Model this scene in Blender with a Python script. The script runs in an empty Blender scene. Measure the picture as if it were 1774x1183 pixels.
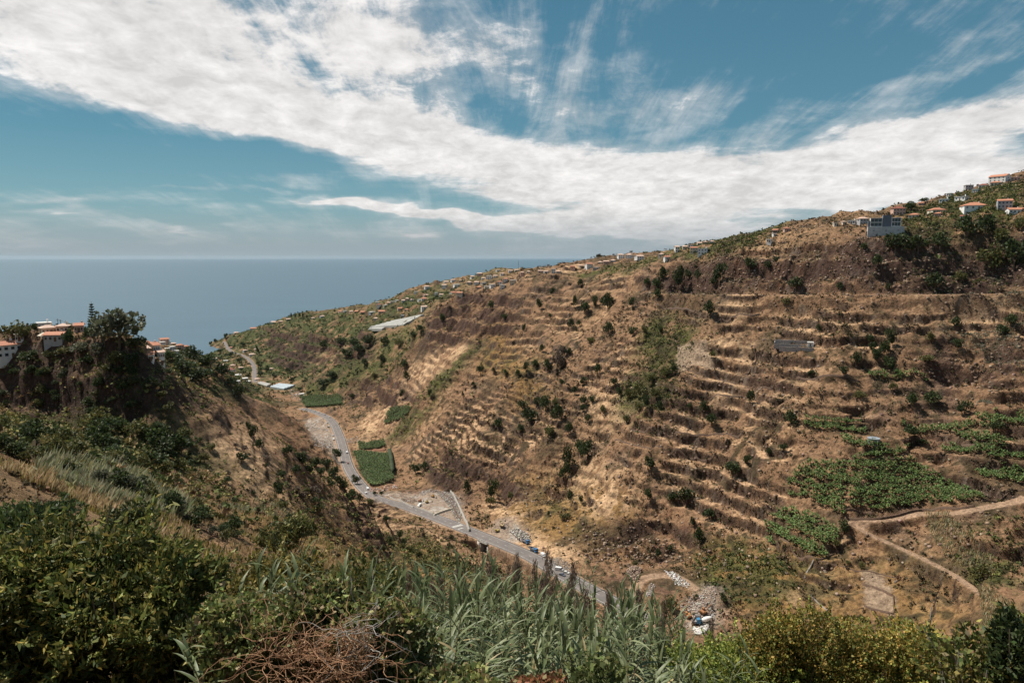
import bpy, bmesh, math, random
import numpy as np
from mathutils import Vector, Matrix, Euler

random.seed(7)
rng = np.random.default_rng(7)
R = math.radians
scene = bpy.context.scene
col = scene.collection

# ------------------------------------------------------------------ camera
F_PX, CU, CV = 1183.0, 887.0, 591.5        # the photograph's pixel grid (1774 x 1183)
PITCH = 0.1226
cam_d = bpy.data.cameras.new("camera")
cam_d.lens = 24.0; cam_d.sensor_width = 35.97; cam_d.clip_start = 0.1; cam_d.clip_end = 300000
cam = bpy.data.objects.new("camera", cam_d)
cam.location = (0, 0, 0); cam.rotation_euler = (math.pi/2 - PITCH, 0, 0)
col.objects.link(cam); scene.camera = cam

# ------------------------------------------------------------------ sun and sky
SUN_AZ, SUN_EL = R(-58), R(58)            # azimuth measured from +Y towards +X
sun_dir = Vector((math.sin(SUN_AZ)*math.cos(SUN_EL), math.cos(SUN_AZ)*math.cos(SUN_EL), math.sin(SUN_EL)))
sd = bpy.data.lights.new("sun", 'SUN'); sd.energy = 5.0; sd.angle = R(0.53); sd.color = (1.0, 0.93, 0.83)
so = bpy.data.objects.new("sun", sd); so.rotation_euler = sun_dir.to_track_quat('Z', 'Y').to_euler()
col.objects.link(so)

SEA_Z = -280.0
world = bpy.data.worlds.new("World"); scene.world = world; world.use_nodes = True
def build_world():
    nt = world.node_tree; N = nt.nodes; L = nt.links; N.clear()
    def nd(t, **k):
        n = N.new(t)
        for a, b in k.items(): setattr(n, a, b)
        return n
    def mth(op, a=None, b=None, c=None, clamp=False):
        n = nd('ShaderNodeMath', operation=op); n.use_clamp = clamp
        for i, s in enumerate((a, b, c)):
            if s is None: continue
            if isinstance(s, (int, float)): n.inputs[i].default_value = s
            else: L.new(s, n.inputs[i])
        return n.outputs[0]
    sky = nd('ShaderNodeTexSky', sky_type='NISHITA'); sky.sun_disc = False
    sky.sun_elevation = SUN_EL; sky.sun_rotation = SUN_AZ; sky.altitude = 300
    sky.air_density = 1.0; sky.dust_density = 0.6; sky.ozone_density = 2.2
    tc = nd('ShaderNodeTexCoord')
    nrm = nd('ShaderNodeVectorMath', operation='NORMALIZE'); L.new(tc.outputs['Generated'], nrm.inputs[0])
    sep = nd('ShaderNodeSeparateXYZ'); L.new(nrm.outputs[0], sep.inputs[0])
    X, Y, Z = sep.outputs
    zc = mth('MAXIMUM', Z, 0.0)
    den = mth('ADD', zc, 0.22)
    px = mth('DIVIDE', X, den); py = mth('DIVIDE', Y, den)      # position on the cloud layer
    comb = nd('ShaderNodeCombineXYZ'); L.new(px, comb.inputs[0]); L.new(py, comb.inputs[1])
    P = comb.outputs[0]
    def noise(scale, detail, rough, dist=0.0, vec=P, sx=1, sy=1, rot=0, off=(0,0,0), lac=2.0):
        m = nd('ShaderNodeMapping'); m.inputs['Scale'].default_value = (sx, sy, 1)
        m.inputs['Rotation'].default_value = (0, 0, rot); m.inputs['Location'].default_value = off
        L.new(vec, m.inputs[0])
        n = nd('ShaderNodeTexNoise'); n.inputs['Scale'].default_value = scale; n.inputs['Detail'].default_value = detail
        n.inputs['Roughness'].default_value = rough; n.inputs['Distortion'].default_value = dist
        n.inputs['Lacunarity'].default_value = lac
        L.new(m.outputs[0], n.inputs['Vector']); return n.outputs['Fac']
    # the cloud cover over the landscape: large soft banks given by azimuth and elevation
    az = mth('ARCTAN2', X, Y); el = mth('ARCSINE', Z)
    ae_ = nd('ShaderNodeCombineXYZ'); L.new(az, ae_.inputs[0]); L.new(el, ae_.inputs[1]); AE = ae_.outputs[0]
    wob = noise(1.3, 4, 0.55); wob2 = noise(1.1, 4, 0.55, off=(5, 3, 0))
    azw = mth('ADD', az, mth('MULTIPLY', mth('SUBTRACT', wob, 0.5), 0.22))
    elw = mth('ADD', el, mth('MULTIPLY', mth('SUBTRACT', wob2, 0.5), 0.12))
    def blob(a0, e0, ra, re, rot, amp):
        da = mth('SUBTRACT', azw, a0); de = mth('SUBTRACT', elw, e0)
        c, s = math.cos(rot), math.sin(rot)
        q = mth('DIVIDE', mth('ADD', mth('MULTIPLY', da, c), mth('MULTIPLY', de, s)), ra)
        w = mth('DIVIDE', mth('SUBTRACT', mth('MULTIPLY', de, c), mth('MULTIPLY', da, s)), re)
        d2 = mth('ADD', mth('MULTIPLY', q, q), mth('MULTIPLY', w, w))
        return mth('MULTIPLY', mth('POWER', 2.718, mth('MULTIPLY', d2, -1.0)), amp)
    tot = None
    for b in CLOUD_BANKS:
        o = blob(*b); tot = o if tot is None else mth('ADD', tot, o)
    billow = noise(2.3, 14, 0.67, 0.35, sx=1.25, sy=1.0, rot=R(10))
    cell = noise(8.5, 10, 0.66, 0.3, sx=1.2, sy=1.0, off=(2, 1, 0))
    streak = noise(1.7, 13, 0.68, 0.5, sx=2.6, sy=0.42, rot=R(8), off=(3, 7, 0))
    low = noise(1.0, 9, 0.6, 0.2, vec=AE, sx=3.2, sy=26.0, off=(1, 2, 0))
    lowm = nd('ShaderNodeMapRange'); lowm.interpolation_type = 'SMOOTHSTEP'; lowm.inputs['From Min'].default_value = 0.08; lowm.inputs['From Max'].default_value = 0.22
    lowm.inputs['To Min'].default_value = 1.0; lowm.inputs['To Max'].default_value = 0.0; L.new(Z, lowm.inputs['Value'])
    hi = mth('ADD', mth('ADD', mth('MULTIPLY', billow, 0.42), mth('MULTIPLY', streak, 0.42)), mth('MULTIPLY', cell, 0.30))
    lo = mth('ADD', mth('MULTIPLY', low, 0.85), mth('MULTIPLY', billow, 0.21))
    tex = mth('ADD', mth('MULTIPLY', hi, mth('SUBTRACT', 1.0, lowm.outputs[0])), mth('MULTIPLY', lo, lowm.outputs[0]))
    dens = mth('ADD', tot, mth('MULTIPLY', mth('SUBTRACT', tex, 0.55), 6.2))
    dens = mth('SUBTRACT', dens, 0.50)
    cover = nd('ShaderNodeMapRange'); cover.interpolation_type = 'SMOOTHSTEP'
    cover.inputs['From Min'].default_value = 0.0; cover.inputs['From Max'].default_value = 1.0
    cover.inputs['To Max'].default_value = 0.94
    L.new(dens, cover.inputs['Value'])
    veil = nd('ShaderNodeMapRange'); veil.interpolation_type = 'SMOOTHSTEP'; veil.inputs['From Min'].default_value = -0.9; veil.inputs['From Max'].default_value = 1.0; veil.inputs['To Max'].default_value = 0.42
    L.new(mth('ADD', dens, mth('MULTIPLY', mth('SUBTRACT', streak, 0.5), 3.0)), veil.inputs['Value'])
    covv = mth('MAXIMUM', cover.outputs[0], veil.outputs[0])
    # sky colour, graded a little towards teal like the film look of the picture
    hs = nd('ShaderNodeMix', data_type='RGBA', blend_type='MULTIPLY'); hs.inputs['Factor'].default_value = 1.0
    L.new(sky.outputs[0], hs.inputs['A']); hs.inputs['B'].default_value = SKY_TINT
    gr = nd('ShaderNodeValToRGB'); L.new(Z, gr.inputs[0]); e = gr.color_ramp.elements
    e[0].position = 0.0; e[0].color = GR[0]; e[1].position = 0.55; e[1].color = GR[2]; q = gr.color_ramp.elements.new(0.16); q.color = GR[1]
    bw = nd('ShaderNodeMix', data_type='RGBA'); bw.inputs['Factor'].default_value = 0.8
    L.new(hs.outputs['Result'], bw.inputs['A']); gm = nd('ShaderNodeMix', data_type='RGBA', blend_type='MULTIPLY'); gm.inputs['Factor'].default_value = 1.0
    L.new(gr.outputs[0], gm.inputs['A']); gm.inputs['B'].default_value = (10, 10, 10, 1); L.new(gm.outputs['Result'], bw.inputs['B'])
    # cloud brightness: brighter where thick and high, greyer low down
    shade = nd('ShaderNodeMapRange'); shade.inputs['From Min'].default_value = 0.40; shade.inputs['From Max'].default_value = 0.62
    shade.inputs['To Min'].default_value = 0.74; shade.inputs['To Max'].default_value = 1.12
    L.new(mth('ADD', mth('MULTIPLY', billow, 0.5), mth('MULTIPLY', cell, 0.5)), shade.inputs['Value'])
    ccol = nd('ShaderNodeMix', data_type='RGBA', blend_type='MULTIPLY'); ccol.inputs['Factor'].default_value = 1.0
    ccol.inputs['A'].default_value = CLOUD_COL
    L.new(shade.outputs[0], ccol.inputs['B'])
    mix = nd('ShaderNodeMix', data_type='RGBA'); L.new(covv, mix.inputs['Factor'])
    L.new(bw.outputs['Result'], mix.inputs['A']); L.new(ccol.outputs['Result'], mix.inputs['B'])
    # pale sea haze low on the horizon
    hz = nd('ShaderNodeMapRange'); hz.interpolation_type = 'SMOOTHSTEP'
    hz.inputs['From Min'].default_value = 0.0; hz.inputs['From Max'].default_value = 0.085
    hz.inputs['To Min'].default_value = 0.8; hz.inputs['To Max'].default_value = 0.0
    L.new(Z, hz.inputs['Value'])
    mix2 = nd('ShaderNodeMix', data_type='RGBA'); L.new(hz.outputs[0], mix2.inputs['Factor'])
    L.new(mix.outputs['Result'], mix2.inputs['A']); mix2.inputs['B'].default_value = HORIZON_COL
    bg = nd('ShaderNodeBackground'); bg.inputs['Strength'].default_value = SKY_STR
    L.new(mix2.outputs['Result'], bg.inputs['Color'])
    out = nd('ShaderNodeOutputWorld'); L.new(bg.outputs[0], out.inputs['Surface'])
SKY_STR = 0.086
GR = [(0.27, 0.38, 0.43, 1), (0.10, 0.235, 0.32, 1), (0.026, 0.112, 0.205, 1)]
SKY_TINT = (0.50, 0.92, 0.86, 1)
CLOUD_COL = (8.8, 8.5, 8.3, 1)
HORIZON_COL = (3.2, 3.65, 4.0, 1)
# azimuth, elevation, half-widths (radians), tilt, weight
def _ae(u, v):
    cx, cy = (u-CU)/F_PX, (CV-v)/F_PX
    d = Vector((cx, math.cos(PITCH)+cy*math.sin(PITCH), -math.sin(PITCH)+cy*math.cos(PITCH))).normalized()
    return math.atan2(d.x, d.y), math.asin(d.z)
def _bank(u, v, ru, rv, tilt, w):
    a, e = _ae(u, v); return (a, e, ru/F_PX, rv/F_PX, R(tilt), w)
CLOUD_BANKS = [
    _bank(120, 70, 380, 85, -12, 1.15), _bank(430, 180, 330, 62, -22, 1.25), _bank(760, 250, 300, 55, -14, 1.5),
    _bank(1080, 300, 280, 55, -4, 1.4), _bank(1420, 300, 330, 50, 8, 1.3), _bank(1760, 205, 330, 42, 16, 1.2),
    _bank(420, 20, 300, 60, -8, 1.2), _bank(700, 40, 120, 90, -35, 0.8), _bank(900, 90, 110, 55, -20, 1.0), _bank(1020, 20, 220, 24, 6, 0.5),
    _bank(960, 385, 330, 24, -3, 1.0), _bank(1500, 355, 380, 40, 2, 1.2), _bank(1680, 110, 260, 18, 17, 0.8),
    _bank(1120, 190, 240, 22, -2, 0.7), _bank(600, 358, 110, 9, -2, 1.3), _bank(860, 385, 190, 20, -3, 1.3), _bank(700, 370, 160, 9, -3, 1.1),
    _bank(80, 354, 120, 7, 0, .8), _bank(120, 374, 60, 5, 0, 1.1), _bank(230, 392, 300, 10, 0, 0.7), _bank(430, 350, 150, 6, -2, 0.6), _bank(310, 384, 60, 6, 0, 1.0), _bank(1750, 60, 120, 20, 16, 0.5),
    _bank(1330, 80, 300, 75, -12, -1.4), _bank(130, 240, 300, 55, -14, -1.3), _bank(860, 175, 80, 34, -30, -1.0),
    _bank(620, 310, 330, 22, -12, -0.8), _bank(1620, 265, 90, 8, 12, -0.3), _bank(330, 262, 200, 14, -16, 0.5),
    _bank(1450, 165, 300, 14, 14, -0.6),
]
build_world()
scene.view_settings.view_transform = 'Standard'; scene.view_settings.look = 'None'
scene.view_settings.exposure = 0.30; scene.view_settings.gamma = 1.0
scene.cycles.max_bounces = 6; scene.cycles.transparent_max_bounces = 8; scene.cycles.volume_bounces = 0; scene.cycles.volume_max_steps = 64

# ------------------------------------------------------------------ helpers: noise, pixels
_T = [rng.random((257, 257)) for _ in range(24)]
for _t in _T: _t[256, :] = _t[0, :]; _t[:, 256] = _t[:, 0]
def vn(x, y, k=0):
    x = np.asarray(x, float) + 37.3*k; y = np.asarray(y, float) + 11.7*k
    T = _T[k % 24]
    xf = np.floor(x); yf = np.floor(y); xi = xf.astype(np.int64) & 255; yi = yf.astype(np.int64) & 255
    fx = x-xf; fy = y-yf; fx = fx*fx*(3-2*fx); fy = fy*fy*(3-2*fy)
    a = T[xi, yi]; b = T[xi+1, yi]; c = T[xi, yi+1]; d = T[xi+1, yi+1]
    return a + (b-a)*fx + (c-a)*fy + (a-b-c+d)*fx*fy
def fbm(x, y, k=0, o=4, g=0.5):
    s = 0; amp = 1; tot = 0
    for i in range(o):
        s = s + amp*vn(x, y, k+i); tot += amp; amp *= g
        x = x*2.03+1.7; y = y*2.03-3.1
    return s/tot*2-1
def ridged(x, y, k=0, o=4, g=0.5):
    s = 0; amp = 1; tot = 0
    for i in range(o):
        s = s + amp*(1-np.abs(2*vn(x, y, k+i)-1)); tot += amp; amp *= g
        x = x*2.07+1.7; y = y*2.07-3.1
    return s/tot
def sst(x, a, b):
    t = np.clip((x-a)/(b-a), 0, 1); return t*t*(3-2*t)
cP, sP = math.cos(PITCH), math.sin(PITCH)
def ray(u, v):
    cx = (np.asarray(u, float)-CU)/F_PX; cy = (CV-np.asarray(v, float))/F_PX
    return cx, cP+cy*sP, -sP+cy*cP
def proj(x, y, z):
    dpt = y*cP - z*sP; up = y*sP + z*cP
    return CU+F_PX*x/dpt, CV-F_PX*up/dpt
# ------------------------------------------------------------------ the land: base shape
# anchor points of the relief: picture direction and distance along the view axis (metres)
UVD = [
 # road and valley floor
 (1100,1055,368),(1040,1030,385),(960,990,422),(860,940,477),(800,925,500),(760,905,530),(700,880,575),(650,858,612),(620,850,640),(600,820,720),
 (590,790,790),(585,760,880),(575,720,1010),(540,712,1060),(700,850,650),(760,855,640),(790,880,590),(660,810,740),(700,820,720),(640,770,850),(545,745,990),
 (490,672,1350),(440,650,1520),(430,630,1620),(395,600,1930),(420,645,1500),(600,690,1150),(560,690,1180),(520,690,1230),
 (1220,1075,354),(1150,1010,385),(1100,990,410),(1000,960,445),(930,935,480),
 # right slope, lower
 (1300,1060,345),(1530,1020,345),(1450,960,370),(1380,940,385),(1600,960,360),(1600,880,392),(1700,1090,285),(1700,960,340),(1774,870,365),(1774,1000,320),(1600,1110,300),(1450,1110,310),
 (1300,960,410),(1200,960,425),(1100,930,450),(1000,900,490),(900,880,530),
 (1500,830,415),(1500,760,440),(1500,700,462),(1500,640,485),(1500,590,505),(1500,530,530),(1520,495,545),(1530,455,556),(1530,418,568),(1530,400,578),(1560,392,640),
 (1700,800,405),(1700,700,440),(1700,600,480),(1700,530,510),(1720,480,530),(1720,430,540),(1720,385,556),(1690,365,620),(1690,340,690),(1740,320,780),(1774,304,850),(1620,352,750),
 (1774,500,500),(1774,410,530),
 (1400,800,440),(1400,650,500),(1380,600,525),(1400,540,560),(1400,500,580),(1400,460,596),(1400,420,625),(1400,392,680),
 (1250,900,440),(1250,800,475),(1250,700,520),(1250,600,575),(1250,520,625),(1250,500,640),(1250,460,665),(1250,425,740),(1200,424,900),
 (1100,900,470),(1100,800,515),(1100,700,565),(1100,600,640),(1100,515,710),(1100,500,720),(1100,470,760),(1100,452,850),
 (1000,850,535),(1000,750,590),(1000,650,670),(1000,560,770),(1000,510,840),(1000,480,900),(1000,458,1050),
 (900,840,580),(900,750,645),(900,650,740),(900,560,850),(900,500,960),(900,485,1050),(900,470,1350),(850,470,1400),
 (800,830,640),(800,790,665),(800,700,760),(800,600,890),(800,540,985),(800,515,1080),(800,490,1350),
 (720,800,730),(720,760,760),(720,700,850),(740,600,975),(735,545,1040),(725,552,1240),(690,740,850),(640,740,900),(620,725,950),(680,680,960),(640,700,1000),
 (680,558,1400),(700,630,1080),(640,570,1450),(750,490,1600),(650,530,1700),(600,536,1900),(500,551,2050),(400,580,2150),(350,604,2150),(700,510,1700),
 (600,600,1500),(620,650,1200),(560,650,1250),(520,620,1600),(500,590,1800),(450,590,1950),(550,570,1750),(460,640,1600),(480,620,1650),
 # left shoulder beyond the near slope
 (0,600,330),(100,592,320),(60,600,322),(200,596,300),(250,612,290),(280,650,292),(300,668,300),(340,690,315),(380,715,330),(450,758,350),(520,798,382),(590,848,415),(650,888,440),(750,930,452),(820,972,440),(900,1020,400),
 (100,712,303),(100,650,311),(0,705,306),(0,650,318),(200,712,287),(200,650,293),(250,735,274),(250,665,285),(150,765,205),(60,745,200),(250,795,185),(150,800,140),(40,775,130),(300,740,276),(320,840,160),
 (330,800,215),(400,790,265),(360,740,290),(450,830,265),(500,870,295),(550,900,325),(450,800,300),(600,920,335),(650,950,345),(700,960,375),(400,850,190),(500,930,235),(750,1000,350),(850,1020,370),(560,850,385),
 (0,800,85),(150,835,90),(300,875,105),(450,915,140),(560,940,175),(640,1000,200),(720,1060,205),(0,880,50),(200,920,56),(350,960,75),
 # second spur and the village knoll
 (290,620,720),(350,635,730),(400,668,745),(440,700,755),(480,712,765),(520,730,785),(400,710,700),(300,660,690),(450,740,710),(560,770,800),
 (290,592,1150),(265,595,1180),(330,606,1150),(350,612,1180),(290,612,1060),(330,640,1000),(250,600,1100),
]
# further points given directly as x/y, y, z
AYZ = [
 # by the viewer's feet
 (0,1.0,-1.9),(0,2.5,-3.1),(0,5,-5.6),(0,9,-8.6),(0,16,-13.4),(0,30,-25),(0,60,-41),(0,110,-68),(0,200,-113),(0.0,300,-162),
 (-.7,1.0,-1.9),(-.7,3,-2.9),(-.7,7,-5.5),(-.7,14,-9),(-.7,28,-14),(-.4,5,-5.0),(-.4,12,-10.0),(-.4,26,-17.5),
 (.7,1.0,-1.9),(.7,3,-3.2),(.7,7,-6.4),(.7,14,-11.5),(.7,30,-23),(.7,60,-42),(.7,110,-72),(.7,180,-110),(.4,5,-5.4),(.4,12,-10.8),(.4,30,-25),(.4,100,-74),(.4,200,-126),(.4,280,-168),
 (.2,120,-80),(.2,220,-132),(.2,300,-174),
 # behind the left shoulder, down towards the sea and the valley
 (-.75,450,-75),(-.75,700,-130),(-.75,1200,-200),(-.6,450,-85),(-.6,800,-150),(-.55,1500,-240),(-.5,480,-115),(-.46,560,-150),(-.4,520,-165),(-.35,560,-190),(-.3,640,-210),(-.22,620,-212),
 (-.5,900,-190),(-.45,950,-215),(-.42,1020,-235),(-.38,880,-220),(-.34,950,-228),(-.46,1500,-262),(-.5,1800,-290),(-.4,1500,-255),(-.42,2000,-290),(-.75,2000,-295),(-.55,1300,-190),
 (-1.2,300,-20),(-1.2,800,-110),(-1.2,1800,-270),(-1.2,60,0),(-1.6,10,-1),(-1.2,2500,-320),(-.6,2600,-330),(-.45,2400,-320),(-.35,2500,-320),(-.2,2600,-320),(0,2600,-320),(-.4,3800,-400),(0,3800,-400),(.6,3800,-400),(-1.2,3800,-400),
 # behind the right ridge
 (0,1500,-45),(0,1900,-120),(0,2250,-260),(.1,1400,-30),(.1,1900,-90),(.1,2300,-200),(.25,1200,0),(.25,1700,-25),(.25,2300,-120),(.4,1000,15),(.4,1500,10),(.5,900,35),(.55,1400,50),(.7,1300,90),(.8,1100,98),(.8,1800,110),
 (-.1,1800,-100),(-.2,2100,-170),(1.2,300,-20),(1.2,600,70),(1.2,1200,150),(1.2,2000,200),(1.3,100,-45),(1.2,40,-22),(1.4,10,-6),(.8,2500,0),(.4,2500,-100),
 (1.0,450,-20),(1.0,350,-115),(.8,260,-150),(.8,190,-118),
]
_pa, _pb, _pt = [], [], []
for u, v, D in UVD:
    rx, ry, rz = ray(u, v); _pa.append(rx/ry); _pb.append(math.log(D*ry)); _pt.append(rz/ry)
for a, y, z in AYZ: _pa.append(a); _pb.append(math.log(y)); _pt.append(z/y)
_pa = np.array(_pa); _pb = np.array(_pb); _pt = np.array(_pt)
def _ker(da, db): return np.sqrt(da*da + db*db + 0.0016)
def _fit():
    n = len(_pa); K = -_ker(_pa[:, None]-_pa, _pb[:, None]-_pb) - np.eye(n)*0.0006*0
    K -= -np.eye(n)*0.004
    Q = np.stack([np.ones(n), _pa, _pb], 1)
    A = np.zeros((n+3, n+3)); A[:n, :n] = K; A[:n, n:] = Q; A[n:, :n] = Q.T
    return np.linalg.solve(A, np.concatenate([_pt, np.zeros(3)]))
_w = _fit()
GA0, GA1, GDA = -2.4, 2.4, 0.008
GB0, GB1, GDB = 0.0, math.log(4200), 0.009
_ga = np.arange(GA0, GA1+GDA, GDA); _gb = np.arange(GB0, GB1+GDB, GDB)
_G = np.zeros((len(_ga), len(_gb)))
for i, wi in enumerate(_w[:-3]):
    _G -= wi*_ker(_ga[:, None]-_pa[i], _gb[None, :]-_pb[i])
_G += _w[-3] + _w[-2]*_ga[:, None] + _w[-1]*_gb[None, :]
def base(x, y):
    ye = np.maximum(y, 1.2)
    a = np.clip((x/ye-GA0)/GDA, 0, len(_ga)-1.001); b = np.clip((np.log(ye)-GB0)/GDB, 0, len(_gb)-1.001)
    i = a.astype(int); j = b.astype(int); fa = a-i; fb = b-j
    g = _G[i, j]*(1-fa)*(1-fb)+_G[i+1, j]*fa*(1-fb)+_G[i, j+1]*(1-fa)*fb+_G[i+1, j+1]*fa*fb
    return g*ye

# ------------------------------------------------------------------ the land: erosion, cliffs, terraces
def inpoly(x, y, P):
    P = np.asarray(P); x0, y0 = P.min(0); x1, y1 = P.max(0)
    out = np.zeros(np.shape(x), bool)
    m = (x >= x0) & (x <= x1) & (y >= y0) & (y <= y1)
    if not m.any(): return out
    xx = x[m]; yy = y[m]; r = np.zeros(xx.shape, bool); n = len(P); j = n-1
    for i in range(n):
        xi, yi = P[i]; xj, yj = P[j]
        c = ((yi > yy) != (yj > yy)) & (xx < (xj-xi)*(yy-yi)/((yj-yi) if yj != yi else 1e-9)+xi)
        r ^= c; j = i
    out[m] = r; return out
def polydist(x, y, P, want=False):
    """distance to a polyline, position along it and signed side"""
    best = np.full(np.shape(x), 1e9); s = np.zeros(np.shape(x)); acc = 0.0; side = np.zeros(np.shape(x))
    for (ax, ay), (bx, by) in zip(P[:-1], P[1:]):
        dx, dy = bx-ax, by-ay; L = math.hypot(dx, dy)
        t = np.clip(((x-ax)*dx+(y-ay)*dy)/(L*L), 0, 1)
        d = np.hypot(x-ax-t*dx, y-ay-t*dy); m = d < best
        best = np.where(m, d, best); s = np.where(m, acc+t*L, s)
        side = np.where(m, np.sign((x-ax)*dy-(y-ay)*dx), side); acc += L
    return best, s, side
def march(hfun, us, vs, y0=60, y1=3500, n=2600):
    """first ground point seen in the given directions"""
    us = np.atleast_1d(np.asarray(us, float)); vs = np.atleast_1d(np.asarray(vs, float))
    rx, ry, rz = ray(us, vs)
    ys = np.exp(np.linspace(math.log(y0), math.log(y1), n))
    X = (rx/ry)[:, None]*ys; Z = (rz/ry)[:, None]*ys; Y = np.broadcast_to(ys, X.shape)
    H = hfun(X, Y); below = H > Z; idx = below.argmax(1); idx[~below.any(1)] = n-1
    k = np.arange(len(us)); i0 = np.maximum(idx-1, 0)
    g0 = (Z-H)[k, i0]; g1 = (Z-H)[k, idx]; t = np.clip(g0/np.maximum(g0-g1, 1e-9), 0, 1)
    yy = ys[i0]+(ys[idx]-ys[i0])*t
    return (rx/ry)*yy, yy, (rz/ry)*yy
GUL_PIX = [([(1200,470),(1175,560),(1140,650),(1070,710),(1000,770),(950,840)], 9, 24), ([(880,560),(820,640),(760,700),(700,760)], 15, 30), ([(1545,560),(1530,640),(1500,720)], 7, 18),
 ([(1010,560),(960,640),(900,720),(860,790)], 7, 24), ([(1330,560),(1290,650),(1250,760),(1180,860),(1150,930)], 6, 22), ([(1690,560),(1660,700),(1610,830)], 6, 20),
 ([(370,745),(420,820),(470,885)], 7, 14), ([(545,840),(585,900),(620,950)], 7, 13), ([(655,885),(690,930),(720,990)], 6, 12), ([(1390,940),(1400,1000),(1440,1060)], 5, 7), ([(250,700),(330,780),(430,900)], 6, 16)]
_gul = []
for _p, _dep, _wd in GUL_PIX:
    _x, _y, _z = march(base, [p[0] for p in _p], [p[1] for p in _p], y0=90); _gul.append((list(zip(_x, _y)), _dep, _wd))
def rough(x, y):
    """the natural relief without man-made steps"""
    h = base(x, y)
    d = np.hypot(x, y); far = sst(d, 60, 260); vf = 1+0.9*sst(d, 900, 1700)
    c, s = 0.80, 0.60
    p = (x*c - y*s); q = (x*s + y*c)
    floorm = sst(d, 400, 420)*0
    gl = ridged(p/95, q/210, 3, 4) - 0.62
    rl = MASK['relief'](x, y)
    lf = 1-0.72*sst(-x/np.maximum(y, 5), 0.08, 0.2)*(1-sst(d, 560, 800)); far = far*lf
    rl0 = rl
    h = h + far*vf*13.0*gl*rl + far*rl*9.0*(ridged(x/190, y/190, 14, 2)-.55)
    h = h + far*5.5*fbm(x/42, y/42, 9, 4)*(0.25+0.75*rl)
    al = .65*x-.76*y+8*fbm(x/60, y/60, 4, 2); dn = .76*x+.65*y
    right = sst(x/np.maximum(y, 5), -.12, .0)*sst(d, 250, 330)
    h = h + right*rl*4.5*(ridged(al/30, dn/150, 5, 3)-.62) + (1-right)*rl*sst(d, 130, 260)*3.6*(ridged(x/26, y/26, 17, 4)-.6)
    for P, dep, wd in _gul:
        xs = [p[0] for p in P]; ys = [p[1] for p in P]
        m = (x > min(xs)-3*wd) & (x < max(xs)+3*wd) & (y > min(ys)-3*wd) & (y < max(ys)+3*wd)
        if not m.any(): continue
        dd, _, _ = polydist(x[m]+wd*.8*fbm(x[m]/30, y[m]/30, 8, 2), y[m], P); h = h.copy(); h[m] -= dep*np.exp(-(dd/wd)**2)
    h = h + (0.15+0.85*sst(d, 15, 200))*0.9*fbm(x/7, y/7, 13, 3)
    return h
MASK = {}
_fl = None
def _relief(x, y):
    # little relief on the valley floor
    dd, _, _ = polydist(x, y, FLOOR)
    return 0.12+0.88*sst(dd, 25, 90)
MASK['relief'] = _relief
def _b0(u, v, D):
    rx, ry, rz = ray(u, v); return (float(rx*D), float(ry*D))
FLOOR = [_b0(*p) for p in [(1350,1090,330),(1220,1075,354),(1100,1040,375),(1000,985,420),(860,930,490),(780,890,570),(700,860,640),(650,820,740),(620,780,850),(590,730,990),(560,705,1100),(500,680,1300),(440,650,1520),(395,600,1930)]]
def profile(f, w):
    """a terrace step: gentle tread then a near-vertical wall over the last part w"""
    tr = 0.07
    return np.where(f < 1-w, f/(1-w)*tr, tr+(1-tr)*(f-(1-w))/w)
# ------------------------------------------------------------------ masks on the ground, drawn as outlines seen on the slopes
MX0, MX1, MY0, MY1, MC = -1700.0, 1900.0, 0.0, 2700.0, 2.5
_mx = np.arange(MX0, MX1, MC); _my = np.arange(MY0, MY1, MC)
_MXX, _MYY = np.meshgrid(_mx, _my, indexing='ij')
def _blur(a, r):
    if r < 1: return a
    for ax in (0, 1):
        for _ in range(2):
            c = np.cumsum(a, ax); z = np.zeros_like(c)
            n = a.shape[ax]; i1 = np.minimum(np.arange(n)+r, n-1); i0 = np.arange(n)-r-1
            lo = np.take(c, np.maximum(i0, 0), ax)
            sh = [1, 1]; sh[ax] = n
            lo = lo*((i0 >= 0).reshape(sh))
            a = (np.take(c, i1, ax)-lo)/(2*r+1)
    return a
def world_poly(pix):
    x, y, z = march(rough, [p[0] for p in pix], [p[1] for p in pix])
    return list(zip(x, y))
def grid_mask(polys, blur=2):
    g = np.zeros(_MXX.shape)
    for pix in polys:
        g[inpoly(_MXX, _MYY, world_poly(pix))] = 1
    return _blur(g, blur)
def sample(g, x, y):
    a = np.clip((x-MX0)/MC, 0, g.shape[0]-1.001); b = np.clip((y-MY0)/MC, 0, g.shape[1]-1.001)
    i = a.astype(int); j = b.astype(int); fa = a-i; fb = b-j
    return g[i, j]*(1-fa)*(1-fb)+g[i+1, j]*fa*(1-fb)+g[i, j+1]*(1-fa)*fb+g[i+1, j+1]*fa*fb

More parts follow.
